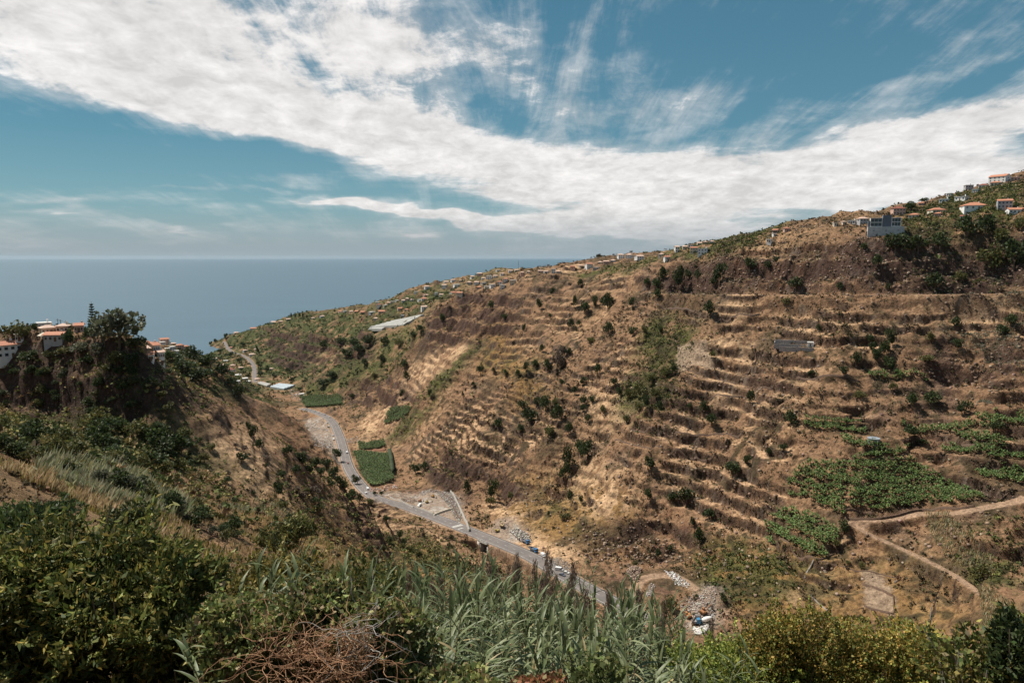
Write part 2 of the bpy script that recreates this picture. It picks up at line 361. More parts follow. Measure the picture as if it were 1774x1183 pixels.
G_cliff = grid_mask([
 [(1330,440),(1400,425),(1560,425),(1774,412),(1774,490),(1560,500),(1330,502)],
 [(1120,475),(1200,455),(1330,440),(1330,502),(1120,506)],
 [(740,535),(830,505),(900,500),(900,560),(860,600),(740,600)],
 [(735,825),(735,780),(800,785),(880,810),(930,860),(880,880),(800,850)],
 [(600,662),(650,655),(700,680),(740,700),(700,712),(600,700)],
 [(0,612),(240,610),(305,660),(300,700),(240,720),(100,715),(0,720)],
 [(1000,925),(1150,905),(1180,955),(1130,975),(1000,965)],
 [(450,565),(520,575),(640,570),(650,620),(560,640),(470,620)],
 [(1590,600),(1774,590),(1774,650),(1600,650)], [(1300,640),(1350,640),(1350,675),(1290,670)],
 [(640,830),(700,900),(690,960),(640,960),(600,900),(580,860)],
 [(330,690),(380,690),(390,730),(340,735)],
], 3)
G_noterr = grid_mask([
 [(0,600),(240,600),(300,720),(400,860),(560,930),(820,1000),(820,1183),(0,1183)],
 [(1180,960),(1300,930),(1370,1000),(1450,1100),(1774,1183),(1100,1183),(1100,1000)],
 [(380,560),(740,540),(700,600),(560,690),(380,690)],
 [(1200,400),(1774,290),(1774,400),(1350,430),(1100,470),(1000,475)],
 [(1090,560),(1200,560),(1190,650),(1090,650)],
], 6)
# flat ground: plantation by the road, builders' yard, parking areas
FLAT = []
def add_flat(pix, blur=1, dz=0.0):
    P = world_poly(pix); xs = np.array([p[0] for p in P]); ys = np.array([p[1] for p in P])
    A = np.stack([xs, ys, np.ones(len(xs))], 1); zs = rough(xs, ys)
    c, *_ = np.linalg.lstsq(A, zs, rcond=None); c = c*np.array([0.6, 0.6, 1]); c[2] += np.mean(zs)-np.mean(A@c)
    g = np.zeros(_MXX.shape); g[inpoly(_MXX, _MYY, P)] = 1
    FLAT.append((_blur(g, blur), c, dz)); return P
YARD = [(700,880),(742,852),(792,856),(800,880),(808,900),(790,918)]
PLOT = [(612,787),(672,785),(684,838),(636,843)]
add_flat(YARD); add_flat(PLOT)
add_flat([(1105,1045),(1110,1000),(1150,990),(1195,1010),(1190,1040)], 2)
ROAD_PIX = [(1120,1074),(1075,1050),(1040,1031),(1000,1009),(960,986),(920,964),(880,946),(840,929),(800,914),(770,902),(745,893),(700,877),(668,868),(640,853),(615,832),(602,806),(595,780),(588,752),(575,727),(548,713),(522,708)]
def smooth_line(P, n=260, it=3):
    P = np.array(P, float)
    for _ in range(it):
        Q = [P[0]]
        for a, b in zip(P[:-1], P[1:]): Q += [a*.75+b*.25, a*.25+b*.75]
        Q.append(P[-1]); P = np.array(Q)
    return P
def ground_line(pix, sm=3):
    x, y, z = march(rough, [p[0] for p in pix], [p[1] for p in pix])
    return smooth_line(np.stack([x, y, rough(x, y)], 1), it=sm)
ROAD = ground_line(ROAD_PIX)
def _prof(P):
    s = np.concatenate([[0], np.cumsum(np.hypot(*np.diff(P[:, :2], axis=0).T))]); z = P[:, 2].copy()
    for _ in range(60): z[1:-1] = (z[:-2]+z[1:-1]*2+z[2:])/4
    P[:, 2] = z; return s
ROAD_S = _prof(ROAD)
ROAD2 = ground_line([(443,662),(441,652),(442,642),(438,630),(432,620),(420,614),(405,610),(396,603),(388,592)], 2); ROAD2_S = _prof(ROAD2)
TRACK = ground_line([(1774,862),(1730,872),(1690,882),(1650,888),(1600,890),(1550,902),(1500,905),(1470,904)], 2); TRACK_S = _prof(TRACK)
TRACK2 = ground_line([(1475,905),(1500,925),(1540,945),(1590,970),(1640,995),(1700,1030),(1774,1080)], 2); TRACK2_S = _prof(TRACK2)
TRACK3 = ground_line([(1095,1040),(1103,1010),(1120,998),(1150,993),(1180,1000),(1200,1018)], 2); TRACK3_S = _prof(TRACK3)
LEVADA = ground_line([(985,503),(1060,506),(1140,508),(1250,509),(1350,510),(1450,512),(1600,514),(1774,506)], 2); LEVADA_S = _prof(LEVADA)
WAYS = [(ROAD, ROAD_S, 6.9, 7.0), (ROAD2, ROAD2_S, 5.5, 9.0), (TRACK, TRACK_S, 2.8, 3.0), (TRACK2, TRACK2_S, 1.5, 3.0), (TRACK3, TRACK3_S, 3.0, 4.0), (LEVADA, LEVADA_S, 0.6, 10.0)]
_wn = []
for P, S, w, f in WAYS:
    x0, y0 = P[:, 0].min()-w-f-2, P[:, 1].min()-w-f-2; x1, y1 = P[:, 0].max()+w+f+2, P[:, 1].max()+w+f+2
    _wn.append((x0, y0, x1, y1))
def near_way(k, x, y):
    P, S, w, f = WAYS[k]; x0, y0, x1, y1 = _wn[k]
    m = (x > x0) & (x < x1) & (y > y0) & (y < y1)
    return m
MOUNDS = []
for _u, _v, _r, _h in [(1165, 1030, 9, 5.5), (1238, 1040, 10, 8), (1215, 1060, 6, 3), (865, 912, 6, 3), (742, 862, 7, 2.5)]:
    _x, _y, _ = march(rough, [_u], [_v], y0=230); MOUNDS.append((float(_x[0]), float(_y[0]), _r, _h))
STEP = 5.4
def height(x, y, full=False):
    x = np.asarray(x, float); y = np.asarray(y, float)
    h0 = rough(x, y); d = np.hypot(x, y)
    jx = x+6*(vn(x/14, y/14, 5)-.5); jy = y+6*(vn(x/14, y/14, 6)-.5)
    C = sample(G_cliff, jx, jy); nt = sample(G_noterr, jx, jy)
    fd, _, _ = polydist(x, y, FLOOR)
    T = sst(d, 230, 300)*(1-nt)*(1-0.85*C)*sst(fd, 22, 50)
    patch = fbm(x/55, y/55, 15, 3)
    T = T*(1-.45*sst(-x/np.maximum(y, 5), .1, .2))*(0.30+0.70*sst(patch+0.7*fbm(x/18, y/18, 20, 2), -0.12, 0.22))
    hw = h0 + 6.5*fbm(x/75, y/75, 1, 3)+1.2*fbm(x/12, y/12, 4, 3)
    al_ = .65*x-.76*y
    S = STEP*(1+0.6*sst(d, 1000, 1500))*np.where(fbm(x/120, y/120, 18, 2) > 0.0, 1.0, 1.5); f = hw/S; kf = np.floor(f); f = f-kf
    T = T*sst(vn(kf*13.7+.5, al_/30+kf*3.1, 23)+.25*vn(kf*5.1, al_/9, 3), .30, .48)
    dh = S*(profile(f, 0.17)-f)
    h = h0 + T*dh
    wall = T*sst(f, 0.80, 0.845)
    # rock cliffs: high steps broken by buttresses
    al = .65*x-.76*y; dn = .76*x+.65*y
    h = h + C*(7.0*(ridged(x/20, y/20, 7, 4)-.6)+9.0*(ridged(al/17, dn/70, 12, 3)-.6)+2.4*fbm(x/6, y/6, 18, 3))*sst(d, 60, 200)
    S2 = 17.0; f2 = (h0+3*fbm(x/25, y/25, 2, 3)+4)/S2; f2 = f2-np.floor(f2)
    h = h + C*0.9*S2*(profile(f2, 0.42)-f2)
    rockw = C*sst(f2, 0.5, 0.62)
    # broken ground between the terraces
    bump = sst(d, 100, 260)*(2.6*(ridged(x/13, y/13, 10, 4)-.6)*(1-T*0.75)+0.35*fbm(x/3.1, y/3.1, 16, 3))
    h = h + bump
    for mx_, my_, mr_, mh_ in MOUNDS: h = h+mh_*np.maximum(0, 1-np.hypot(x-mx_, y-my_)/mr_)
    flat = np.zeros(np.shape(x))
    for g, c, dz in FLAT:
        m = sample(g, x, y); h = h*(1-m)+(c[0]*x+c[1]*y+c[2]+dz)*m; flat = np.maximum(flat, m)
    way = np.zeros(np.shape(x)); kind = np.full(np.shape(x), -1)
    for k, (P, S_, w, f_) in enumerate(WAYS):
        m = near_way(k, x, y)
        if not m.any(): continue
        dd, s, side = polydist(x[m], y[m], P[:, :2])
        z = np.interp(s, S_, P[:, 2]) - (0.12 if k < 2 else 0.0)
        if k == 0:      # the bank falls away below the wall on the viewer's side
            u = side*WALL_SIDE > 0; inw = sst(s, WALL_S0-3, WALL_S0+3)*(1-sst(s, WALL_S1-3, WALL_S1+3))
            we = np.where((s > OPEN_S[0]) & (s < OPEN_S[1]), 0.5, w); drop = np.where(u, inw, 0)*sst(dd, we+0.1, we+1.2)*WALL_H
            f2_ = f_+14*np.where(u, inw, 0)
        else: drop = 0; f2_ = f_
        b = 1-sst(dd, w+0.4, w+0.4+f2_)
        h[m] = h[m]*(1-b)+(z-drop)*b
        q = way[m]; q = np.maximum(q, 1-sst(dd, w, w+1.0)); way[m] = q
    if full: return h, dict(wall=wall, cliff=C, rock=rockw, T=T, flat=flat, way=way, fd=fd, d=d, f=f, patch=patch)
    return h
# the retaining wall: between the bridge and the bend
_wx, _wy, _ = march(rough, [830, 1010], [932, 1022])
_, WALL_S, WALL_SD = polydist(_wx, _wy, ROAD[:, :2])
WALL_S0, WALL_S1 = min(WALL_S), max(WALL_S); WALL_H = 7.5
_ox, _oy, _ = march(rough, [797, 818], [938, 944]); _, _os, _ = polydist(_ox, _oy, ROAD[:, :2]); OPEN_S = (min(_os), max(_os)); WALL_S0 = min(WALL_S0, OPEN_S[0]-1) ; WALL_S1 = max(WALL_S1, OPEN_S[1]+1)
_, _, _sd = polydist(np.array([ROAD[60, 0]*0.9]), np.array([ROAD[60, 1]*0.9]), ROAD[:, :2]); WALL_SIDE = _sd[0]
def P3(u, v):
    x, y, z = march(height, [u], [v]); x, y = float(x[0]), float(y[0])
    return x, y, float(height(np.array([x]), np.array([y]))[0])
def P3s(uv):
    x, y, z = march(height, [p[0] for p in uv], [p[1] for p in uv]); return x, y, height(x, y)
# ------------------------------------------------------------------ ground cover masks
GM = {}
GM['green'] = grid_mask([      # grassy and bushy green patches on the slopes
 [(1110,560),(1160,545),(1225,575),(1190,620),(1160,660),(1110,640)],
 [(1085,650),(1150,640),(1180,690),(1120,720),(1060,710)],
 [(850,580),(875,570),(800,640),(750,700),(700,760),(670,760),(720,690),(790,620)],
 [(980,470),(1100,455),(1210,425),(1330,390),(1360,395),(1300,430),(1200,450),(1100,470)],
 [(1560,380),(1640,355),(1774,315),(1774,385),(1690,400),(1560,400)],
 [(1570,360),(1700,325),(1774,310),(1774,340),(1650,360),(1570,385)],
 [(540,545),(640,535),(700,520),(730,500),(800,500),(720,545),(660,570),(590,600),(520,600)],
 [(380,570),(470,550),(560,548),(480,590),(390,600)],
 [(650,590),(720,560),(735,580),(690,640),(640,650)],
 [(450,600),(540,580),(540,620),(500,650),(450,640)],
 [(520,640),(600,620),(650,640),(600,680),(530,690)],
 [(1200,960),(1330,935),(1390,1000),(1330,1050),(1230,1040)],
 [(1640,930),(1774,910),(1774,1040),(1700,1010)],
 [(0,700),(80,690),(200,720),(330,790),(250,850),(150,800),(0,770)],
 [(60,640),(200,640),(330,700),(300,760),(150,700)],
 [(300,600),(400,650),(380,680),(300,660)],
 [(660,900),(760,930),(830,990),(760,1000),(680,950)],
], 3)
GM['dry'] = grid_mask([        # bare straw-coloured ground
 [(1230,530),(1270,518),(1310,520),(1300,548),(1235,552)],
 [(1180,610),(1215,590),(1300,590),(1310,620),(1280,665),(1170,635)],
 [(640,715),(680,690),(715,700),(690,725),(640,745),(620,740)],
 [(700,640),(780,600),(830,600),(800,640),(720,680)],
 [(560,600),(610,590),(600,625),(540,640),(530,625)],
 [(1020,690),(1100,690),(1100,740),(1030,735)],
 [(860,900),(940,930),(1000,960),(1000,1000),(940,975),(860,930)],
 [(830,870),(900,850),(930,900),(860,900)],
 [(1000,800),(1080,820),(1100,890),(1040,900),(990,850)],
 [(380,730),(440,730),(500,790),(430,810),(360,780)],
 [(330,790),(420,800),(440,860),(380,850)],
 [(1240,650),(1340,690),(1300,700),(1230,680)],
 [(650,870),(690,900),(710,940),(690,940),(640,880)],
 [(1600,515),(1774,520),(1774,560),(1600,545)],
 [(1350,1000),(1400,1010),(1400,1060),(1350,1060)],
 [(620,755),(690,755),(660,772),(620,775)],
], 3)
GM['gold'] = grid_mask([       # yellow-brown dead grass and bracken
 [(850,830),(960,840),(1100,880),(1080,960),(960,950),(880,900)],
 [(1180,950),(1400,940),(1480,1010),(1480,1100),(1250,1060)],
 [(420,900),(560,880),(700,980),(600,1010),(450,960)],
 [(850,540),(900,600),(980,700),(900,700),(830,620)],
 [(1500,930),(1560,960),(1700,1060),(1600,1100),(1500,1050)],
 [(700,930),(830,980),(820,1020),(720,1000)],
], 4)
GM['bare'] = grid_mask([YARD, [(1180,1070),(1225,1010),(1250,1020),(1255,1070),(1200,1100)],
 [(530,725),(560,722),(585,760),(598,800),(588,800),(565,775),(540,765)], [(930,955),(1000,1000),(960,1000),(910,960)], [(640,850),(745,850),(760,870),(650,872)], [(860,900),(890,895),(915,925),(870,950),(835,930)]], 1)
GM['lush'] = grid_mask([[(380,570),(560,546),(640,535),(740,500),(800,500),(730,545),(660,570),(600,610),(520,640),(450,650),(380,640)], [(440,590),(560,570),(640,580),(640,620),(560,660),(480,650)], [(230,590),(330,590),(420,650),(480,700),(400,700),(300,670)],
 [(0,720),(100,715),(240,722),(330,760),(420,850),(300,835),(120,780),(0,790)]], 4)
GM['basalt'] = grid_mask([[(0,608),(240,600),(300,640),(330,700),(300,720),(240,725),(100,720),(0,720)], [(1560,435),(1774,425),(1774,480),(1600,490)], [(450,575),(520,580),(560,610),(500,640),(450,620)], [(735,835),(735,780),(800,790),(810,830),(760,850)], [(570,690),(600,688),(640,720),(600,740)]], 3)
GM['red'] = grid_mask([[(1440,470),(1640,450),(1640,500),(1500,500)], [(1040,880),(1200,870),(1220,960),(1080,980)], [(380,720),(520,720),(560,800),(480,790)], [(1180,1010),(1320,990),(1340,1060),(1240,1070)], [(560,860),(640,900),(700,1000),(600,960)], [(1030,1010),(1085,1000),(1095,1040),(1040,1040)]], 6)
GM['field'] = grid_mask([[(1494,985),(1530,990),(1550,1035),(1548,1062),(1498,1050)], [(1175,600),(1225,590),(1240,640),(1170,635)]], 0)

def mixc(c, k, m): return c+(np.asarray(k)-c)*m[..., None]
def cover(x, y, h, nz, I):
    """albedo of the ground: what grows or lies there"""
    d = I['d']; jx = x+14*(vn(x/22, y/22, 8)-.5)+5*(vn(x/6, y/6, 9)-.5); jy = y+14*(vn(x/22, y/22, 11)-.5)+5*(vn(x/6, y/6, 12)-.5)
    n1 = fbm(x/70, y/70, 2, 4); n2 = fbm(x/16, y/16, 6, 4); n3 = fbm(x/3.5, y/3.5, 10, 3); n4 = vn(x/1.3, y/1.3, 17)
    c = np.zeros(x.shape+(3,)); c[:] = (0.275, 0.163, 0.093)
    c = mixc(c, (0.35, 0.212, 0.118), sst(n1+0.6*n2, -0.05, 0.5))
    c = mixc(c, (0.125, 0.078, 0.056), sst(n2-0.5*n1, 0.05, 0.5)*0.8)
    dry = np.clip(sample(GM['dry'], jx, jy)*1.2, 0, 1); gold = sample(GM['gold'], jx, jy); green = sample(GM['green'], jx, jy)
    tread = I['T']*(1-I['wall'])*sst(nz, 0.55, 0.9)
    c = mixc(c, (0.60, 0.385, 0.225), np.clip(tread*sst(n2+0.8*n1+0.35*n3, -0.3, 0.25)*0.9, 0, 1))
    c = mixc(c, (0.26, 0.155, 0.05), gold*0.75)
    c = mixc(c, (0.095, 0.085, 0.028), gold*sst(n2+.4*n3, 0.0, 0.4)*0.8)
    c = mixc(c, (0.62, 0.41, 0.24), dry*sst(n3+n2+0.5, 0.0, 0.6)*0.9)
    g = np.clip(green*1.25, 0, 1)*sst(n2+0.7*n3+0.3, -0.15, 0.35)
    c = mixc(c, (0.075, 0.085, 0.026), g*0.9)
    c = mixc(c, (0.13, 0.125, 0.038), g*sst(n3, 0.05, 0.5)*0.7)
    c = mixc(c, (0.17, 0.075, 0.042), np.clip(sample(GM['red'], jx, jy)*sst(n2+n3, -.3, .4), 0, 1)*.75)
    c = mixc(c, (0.060, 0.070, 0.024), sample(GM['lush'], jx, jy)*sst(n2+.6*n3, -.35, .15)*.85)
    big = sst(fbm(x/28, y/28, 22, 4), .08, .38)*sst(d, 230, 330)
    c = mixc(c, (0.085, 0.062, 0.036), big*(1-dry)*.7)
    # dark low scrub dotted everywhere
    sp = sst(vn(x/4.2, y/4.2, 19)+0.35*n2, 0.66, 0.86)*sst(d, 150, 300)
    c = mixc(c, (0.055, 0.045, 0.024), sp*(1-dry)*0.8)
    sp2 = sst(vn(x/2.1, y/2.1, 20)+0.3*n1, 0.70, 0.86)*sst(d, 200, 300)*(1-sst(d, 900, 1300))
    c = mixc(c, (0.085, 0.065, 0.035), sp2*0.6)
    far = sst(d, 1000, 1500)
    c = mixc(c, (0.075, 0.085, 0.032), far*sst(n2+n1*.5, -0.4, 0.2)*0.75)
    # stone: walls and cliffs
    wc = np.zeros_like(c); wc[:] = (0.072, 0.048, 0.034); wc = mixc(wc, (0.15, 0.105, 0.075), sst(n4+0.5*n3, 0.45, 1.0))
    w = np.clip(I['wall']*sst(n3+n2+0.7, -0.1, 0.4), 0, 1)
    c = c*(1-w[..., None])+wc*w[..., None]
    rc = np.zeros_like(c); rc[:] = (0.085, 0.052, 0.036); rc = mixc(rc, (0.17, 0.085, 0.048), sst(n1+n3, 0, 0.6)); rc = mixc(rc, (0.19, 0.155, 0.125), sst(n3+n2*.5, 0.2, 0.6))
    r = np.clip((1-sst(nz, 0.42, 0.72))*(0.35+0.65*I['cliff'])*sst(d, 60, 200)+I['rock']*0.5, 0, 1)
    c = c*(1-r[..., None])+rc*r[..., None]
    c = mixc(c, (0.050, 0.038, 0.030), sample(GM['basalt'], jx, jy)*(1-sst(nz, .75, .95))*.85)
    c = mixc(c, (0.085, 0.050, 0.038), I['cliff']*sst(n2+.7*n3+.2, -.1, .35)*(1-sst(nz, .80, .97))*.85)
    bare = sample(GM['bare'], x+2*n3, y+2*n3)
    c = mixc(c, (0.33, 0.255, 0.20), bare*0.9); c = mixc(c, (0.46, 0.42, 0.37), bare*sst(n2+n3, 0.1, 0.6)*0.7)
    fl = sample(GM['field'], x, y); c = mixc(c, (0.34, 0.25, 0.175), fl*0.9)
    way = I['way']; c = mixc(c, (0.40, 0.27, 0.18), way*0.85)
    # near ground under the foreground plants
    near = 1-sst(d, 30, 110)
    c = mixc(c, (0.24, 0.185, 0.085), near*0.6)
    c *= (0.82+0.36*vn(x/0.9, y/0.9, 21))[..., None]
    return np.clip(c, 0.01, 0.8)

def nmat(name): 
    m = bpy.data.materials.new(name); m.use_nodes = True; return m, m.node_tree.nodes, m.node_tree.links, m.node_tree.nodes['Principled BSDF']
def land_material():
    m, N, L, b = nmat("hillside ground")
    at = N.new('ShaderNodeAttribute'); at.attribute_name = 'cover'
    tc = N.new('ShaderNodeTexCoord')
    def noi(s, d=6, r=.6):
        n = N.new('ShaderNodeTexNoise'); n.inputs['Scale'].default_value = s; n.inputs['Detail'].default_value = d; n.inputs['Roughness'].default_value = r
        L.new(tc.outputs['Object'], n.inputs['Vector']); return n
    n1 = noi(0.55); n2 = noi(3.0, 5)
    mr = N.new('ShaderNodeMapRange'); mr.inputs['From Min'].default_value = .3; mr.inputs['From Max'].default_value = .7; mr.inputs['To Min'].default_value = .70; mr.inputs['To Max'].default_value = 1.32
    L.new(n1.outputs['Fac'], mr.inputs['Value'])
    mr2 = N.new('ShaderNodeMapRange'); mr2.inputs['From Min'].default_value = .3; mr2.inputs['From Max'].default_value = .7; mr2.inputs['To Min'].default_value = .8; mr2.inputs['To Max'].default_value = 1.2
    L.new(n2.outputs['Fac'], mr2.inputs['Value'])
    mu = N.new('ShaderNodeMath'); mu.operation = 'MULTIPLY'; L.new(mr.outputs[0], mu.inputs[0]); L.new(mr2.outputs[0], mu.inputs[1])
    mx = N.new('ShaderNodeMix'); mx.data_type = 'RGBA'; mx.blend_type = 'MULTIPLY'; mx.inputs['Factor'].default_value = 1
    L.new(at.outputs['Color'], mx.inputs['A']); L.new(mu.outputs[0], mx.inputs['B'])
    n3 = noi(0.33, 9, .72); sp = N.new('ShaderNodeMapRange'); sp.inputs['From Min'].default_value = .50; sp.inputs['From Max'].default_value = .60; sp.inputs['To Max'].default_value = .6; L.new(n3.outputs['Fac'], sp.inputs['Value'])
    dk = N.new('ShaderNodeMix'); dk.data_type = 'RGBA'; dk.blend_type = 'MULTIPLY'; L.new(sp.outputs[0], dk.inputs['Factor']); L.new(mx.outputs['Result'], dk.inputs['A']); dk.inputs['B'].default_value = (.42, .38, .36, 1)
    n4 = noi(0.9, 7, .7); lp = N.new('ShaderNodeMapRange'); lp.inputs['From Min'].default_value = .56; lp.inputs['From Max'].default_value = .68; lp.inputs['To Max'].default_value = .5; L.new(n4.outputs['Fac'], lp.inputs['Value'])
    lt = N.new('ShaderNodeMix'); lt.data_type = 'RGBA'; lt.blend_type = 'MULTIPLY'; L.new(lp.outputs[0], lt.inputs['Factor']); L.new(dk.outputs['Result'], lt.inputs['A']); lt.inputs['B'].default_value = (1.9, 1.8, 1.7, 1)
    L.new(lt.outputs['Result'], b.inputs['Base Color']); b.inputs['Roughness'].default_value = 0.95; b.inputs['Specular IOR Level'].default_value = 0.1
    bp = N.new('ShaderNodeBump'); bp.inputs['Strength'].default_value = 1.0; bp.inputs['Distance'].default_value = 2.2
    L.new(n3.outputs['Fac'], bp.inputs['Height']); L.new(bp.outputs[0], b.inputs['Normal'])
    return m
def np_mesh(name, V, F, mat, smooth=False, cols=None, parent=None, attr='cover', mats=None, midx=None):
    """one mesh object from arrays; F is (n,3) or (n,4)"""
    me = bpy.data.meshes.new(name); V = np.asarray(V, np.float32); F = np.asarray(F, np.int32)
    me.vertices.add(len(V)); me.vertices.foreach_set('co', V.ravel())
    k = F.shape[1]; me.loops.add(F.size); me.loops.foreach_set('vertex_index', F.ravel())
    me.polygons.add(len(F)); me.polygons.foreach_set('loop_start', np.arange(0, F.size, k, dtype=np.int32))
    me.polygons.foreach_set('loop_total', np.full(len(F), k, np.int32))
    if midx is not None: me.polygons.foreach_set('material_index', np.asarray(midx, np.int32))
    if smooth: me.polygons.foreach_set('use_smooth', np.ones(len(F), bool))
    me.update(calc_edges=True)
    if cols is not None:
        at = me.attributes.new(attr, 'FLOAT_COLOR', 'POINT'); c = np.ones((len(V), 4), np.float32); c[:, :3] = cols
        at.data.foreach_set('color', c.ravel())
    for m in (mats or [mat]): me.materials.append(m)
    o = bpy.data.objects.new(name, me); col.objects.link(o)
    if parent is not None: o.parent = parent
    return o
def tag(o, label=None, cat=None, group=None, kind=None):
    if label: o['label'] = label
    if cat: o['category'] = cat
    if group: o['group'] = group
    if kind: o['kind'] = kind
    return o
def rows():
    r = [-25, -12, -5, 0, 0.8]
    y = 1.2
    while y < 3900:
        r.append(y)
        if y < 40: s = y*0.02
        elif y < 300: s = 0.8+ (y-40)*0.0008
        elif y < 720: s = 0.62
        elif y < 1150: s = 1.0+(y-720)*0.0022
        elif y < 2300: s = 2.0+(y-1150)*0.0045
        else: s = 25
        y += s
    return np.array(r)
def build_land():
    ys = rows(); aa = np.concatenate([np.linspace(-2.2, -.86, 60)[:-1], np.arange(-.86, .86, 0.00135), np.linspace(.86, 2.2, 60)])
    A, Y = np.meshgrid(aa, ys, indexing='ij'); X = A*np.maximum(Y, 8.0)*np.where(Y < 8, 1, 1)
    X = A*(np.sqrt(np.maximum(Y, 0)**2+16))
    H, I = height(X, Y, True)
    # normals for the cover
    n, k = X.shape
    P = np.stack([X, Y, H], -1)
    da = np.gradient(P, axis=0); db = np.gradient(P, axis=1); nn = np.cross(da, db); nz = np.abs(nn[..., 2])/np.maximum(np.linalg.norm(nn, axis=-1), 1e-9)
    C = cover(X, Y, H, nz, I)
    idx = np.arange(n*k).reshape(n, k)
    F = np.stack([idx[:-1, :-1], idx[1:, :-1], idx[1:, 1:], idx[:-1, 1:]], -1).reshape(-1, 4)
    o = np_mesh("hillside", P.reshape(-1, 3), F, land_material(), True, C.reshape(-1, 3))
    tag(o, kind='structure'); o['label'] = 'dry terraced valley slopes of brown earth and rock'
    return o
land = build_land()
# ------------------------------------------------------------------ the sea
def build_sea():
    m, N, L, b = nmat("sea water")
    b.inputs['Base Color'].default_value = (0.022, 0.060, 0.085, 1); b.inputs['Roughness'].default_value = 0.5
    b.inputs['Specular IOR Level'].default_value = 0.25
    tc = N.new('ShaderNodeTexCoord')
    mp = N.new('ShaderNodeMapping'); mp.inputs['Scale'].default_value = (0.0012, 0.004, 1); L.new(tc.outputs['Object'], mp.inputs[0])
    n = N.new('ShaderNodeTexNoise'); n.inputs['Scale'].default_value = 1.0; n.inputs['Detail'].default_value = 9; n.inputs['Roughness'].default_value = .6; L.new(mp.outputs[0], n.inputs['Vector'])
    cr = N.new('ShaderNodeMix'); cr.data_type = 'RGBA'; L.new(n.outputs['Fac'], cr.inputs['Factor'])
    cr.inputs['A'].default_value = (0.045, 0.098, 0.138, 1); cr.inputs['B'].default_value = (0.072, 0.135, 0.178, 1); L.new(cr.outputs['Result'], b.inputs['Base Color'])
    n2 = N.new('ShaderNodeTexNoise'); n2.inputs['Scale'].default_value = 0.06; n2.inputs['Detail'].default_value = 8; L.new(tc.outputs['Object'], n2.inputs['Vector'])
    bp = N.new('ShaderNodeBump'); bp.inputs['Strength'].default_value = 0.5; bp.inputs['Distance'].default_value = 3; L.new(n2.outputs['Fac'], bp.inputs['Height']); L.new(bp.outputs[0], b.inputs['Normal'])
    V = []; n_ = 96; Rr = [0, 2000, 8000, 30000, 120000]
    for r in Rr[1:]:
        for i in range(n_): V.append((r*math.cos(2*math.pi*i/n_), r*math.sin(2*math.pi*i/n_), SEA_Z))
    V.append((0, 0, SEA_Z)); c = len(V)-1; F = []
    me = bpy.data.meshes.new("sea")
    for i in range(n_): F.append((c, i, (i+1) % n_))
    for k in range(3):
        for i in range(n_): F.append((k*n_+i, (k+1)*n_+i, (k+1)*n_+(i+1) % n_, k*n_+(i+1) % n_))
    me.from_pydata(V, [], F); me.materials.append(m); o = bpy.data.objects.new("sea", me); col.objects.link(o); tag(o, kind='structure')
build_sea()
# ------------------------------------------------------------------ materials for things
def leaf_material(name, transl=0.28, rough=0.6, vary=0.25):
    m, N, L, b = nmat(name)
    at = N.new('ShaderNodeAttribute'); at.attribute_name = 'cover'
    oi = N.new('ShaderNodeObjectInfo')
    tc = N.new('ShaderNodeTexCoord'); n = N.new('ShaderNodeTexNoise'); n.inputs['Scale'].default_value = 0.9; n.inputs['Detail'].default_value = 3
    L.new(tc.outputs['Object'], n.inputs['Vector'])
    ad = N.new('ShaderNodeMath'); ad.operation = 'ADD'; L.new(oi.outputs['Random'], ad.inputs[0]); L.new(n.outputs['Fac'], ad.inputs[1])
    mr = N.new('ShaderNodeMapRange'); mr.inputs['From Min'].default_value = 0.3; mr.inputs['From Max'].default_value = 1.7; mr.inputs['To Min'].default_value = 1-vary; mr.inputs['To Max'].default_value = 1+vary
    L.new(ad.outputs[0], mr.inputs['Value'])
    mx = N.new('ShaderNodeMix'); mx.data_type = 'RGBA'; mx.blend_type = 'MULTIPLY'; mx.inputs['Factor'].default_value = 1
    L.new(at.outputs['Color'], mx.inputs['A']); L.new(mr.outputs[0], mx.inputs['B'])
    L.new(mx.outputs['Result'], b.inputs['Base Color']); b.inputs['Roughness'].default_value = rough; b.inputs['Specular IOR Level'].default_value = 0.3
    if transl > 0:
        t = N.new('ShaderNodeBsdfTranslucent'); L.new(mx.outputs['Result'], t.inputs['Color'])
        ms = N.new('ShaderNodeMixShader'); ms.inputs[0].default_value = transl
        L.new(b.outputs[0], ms.inputs[1]); L.new(t.outputs[0], ms.inputs[2]); L.new(ms.outputs[0], N['Material Output'].inputs['Surface'])
    return m
M_LEAF = leaf_material("foliage"); M_SCRUB = leaf_material("scrub foliage", 0.12, 0.9); M_REED = leaf_material("reed leaves", 0.3, 0.45, 0.15)
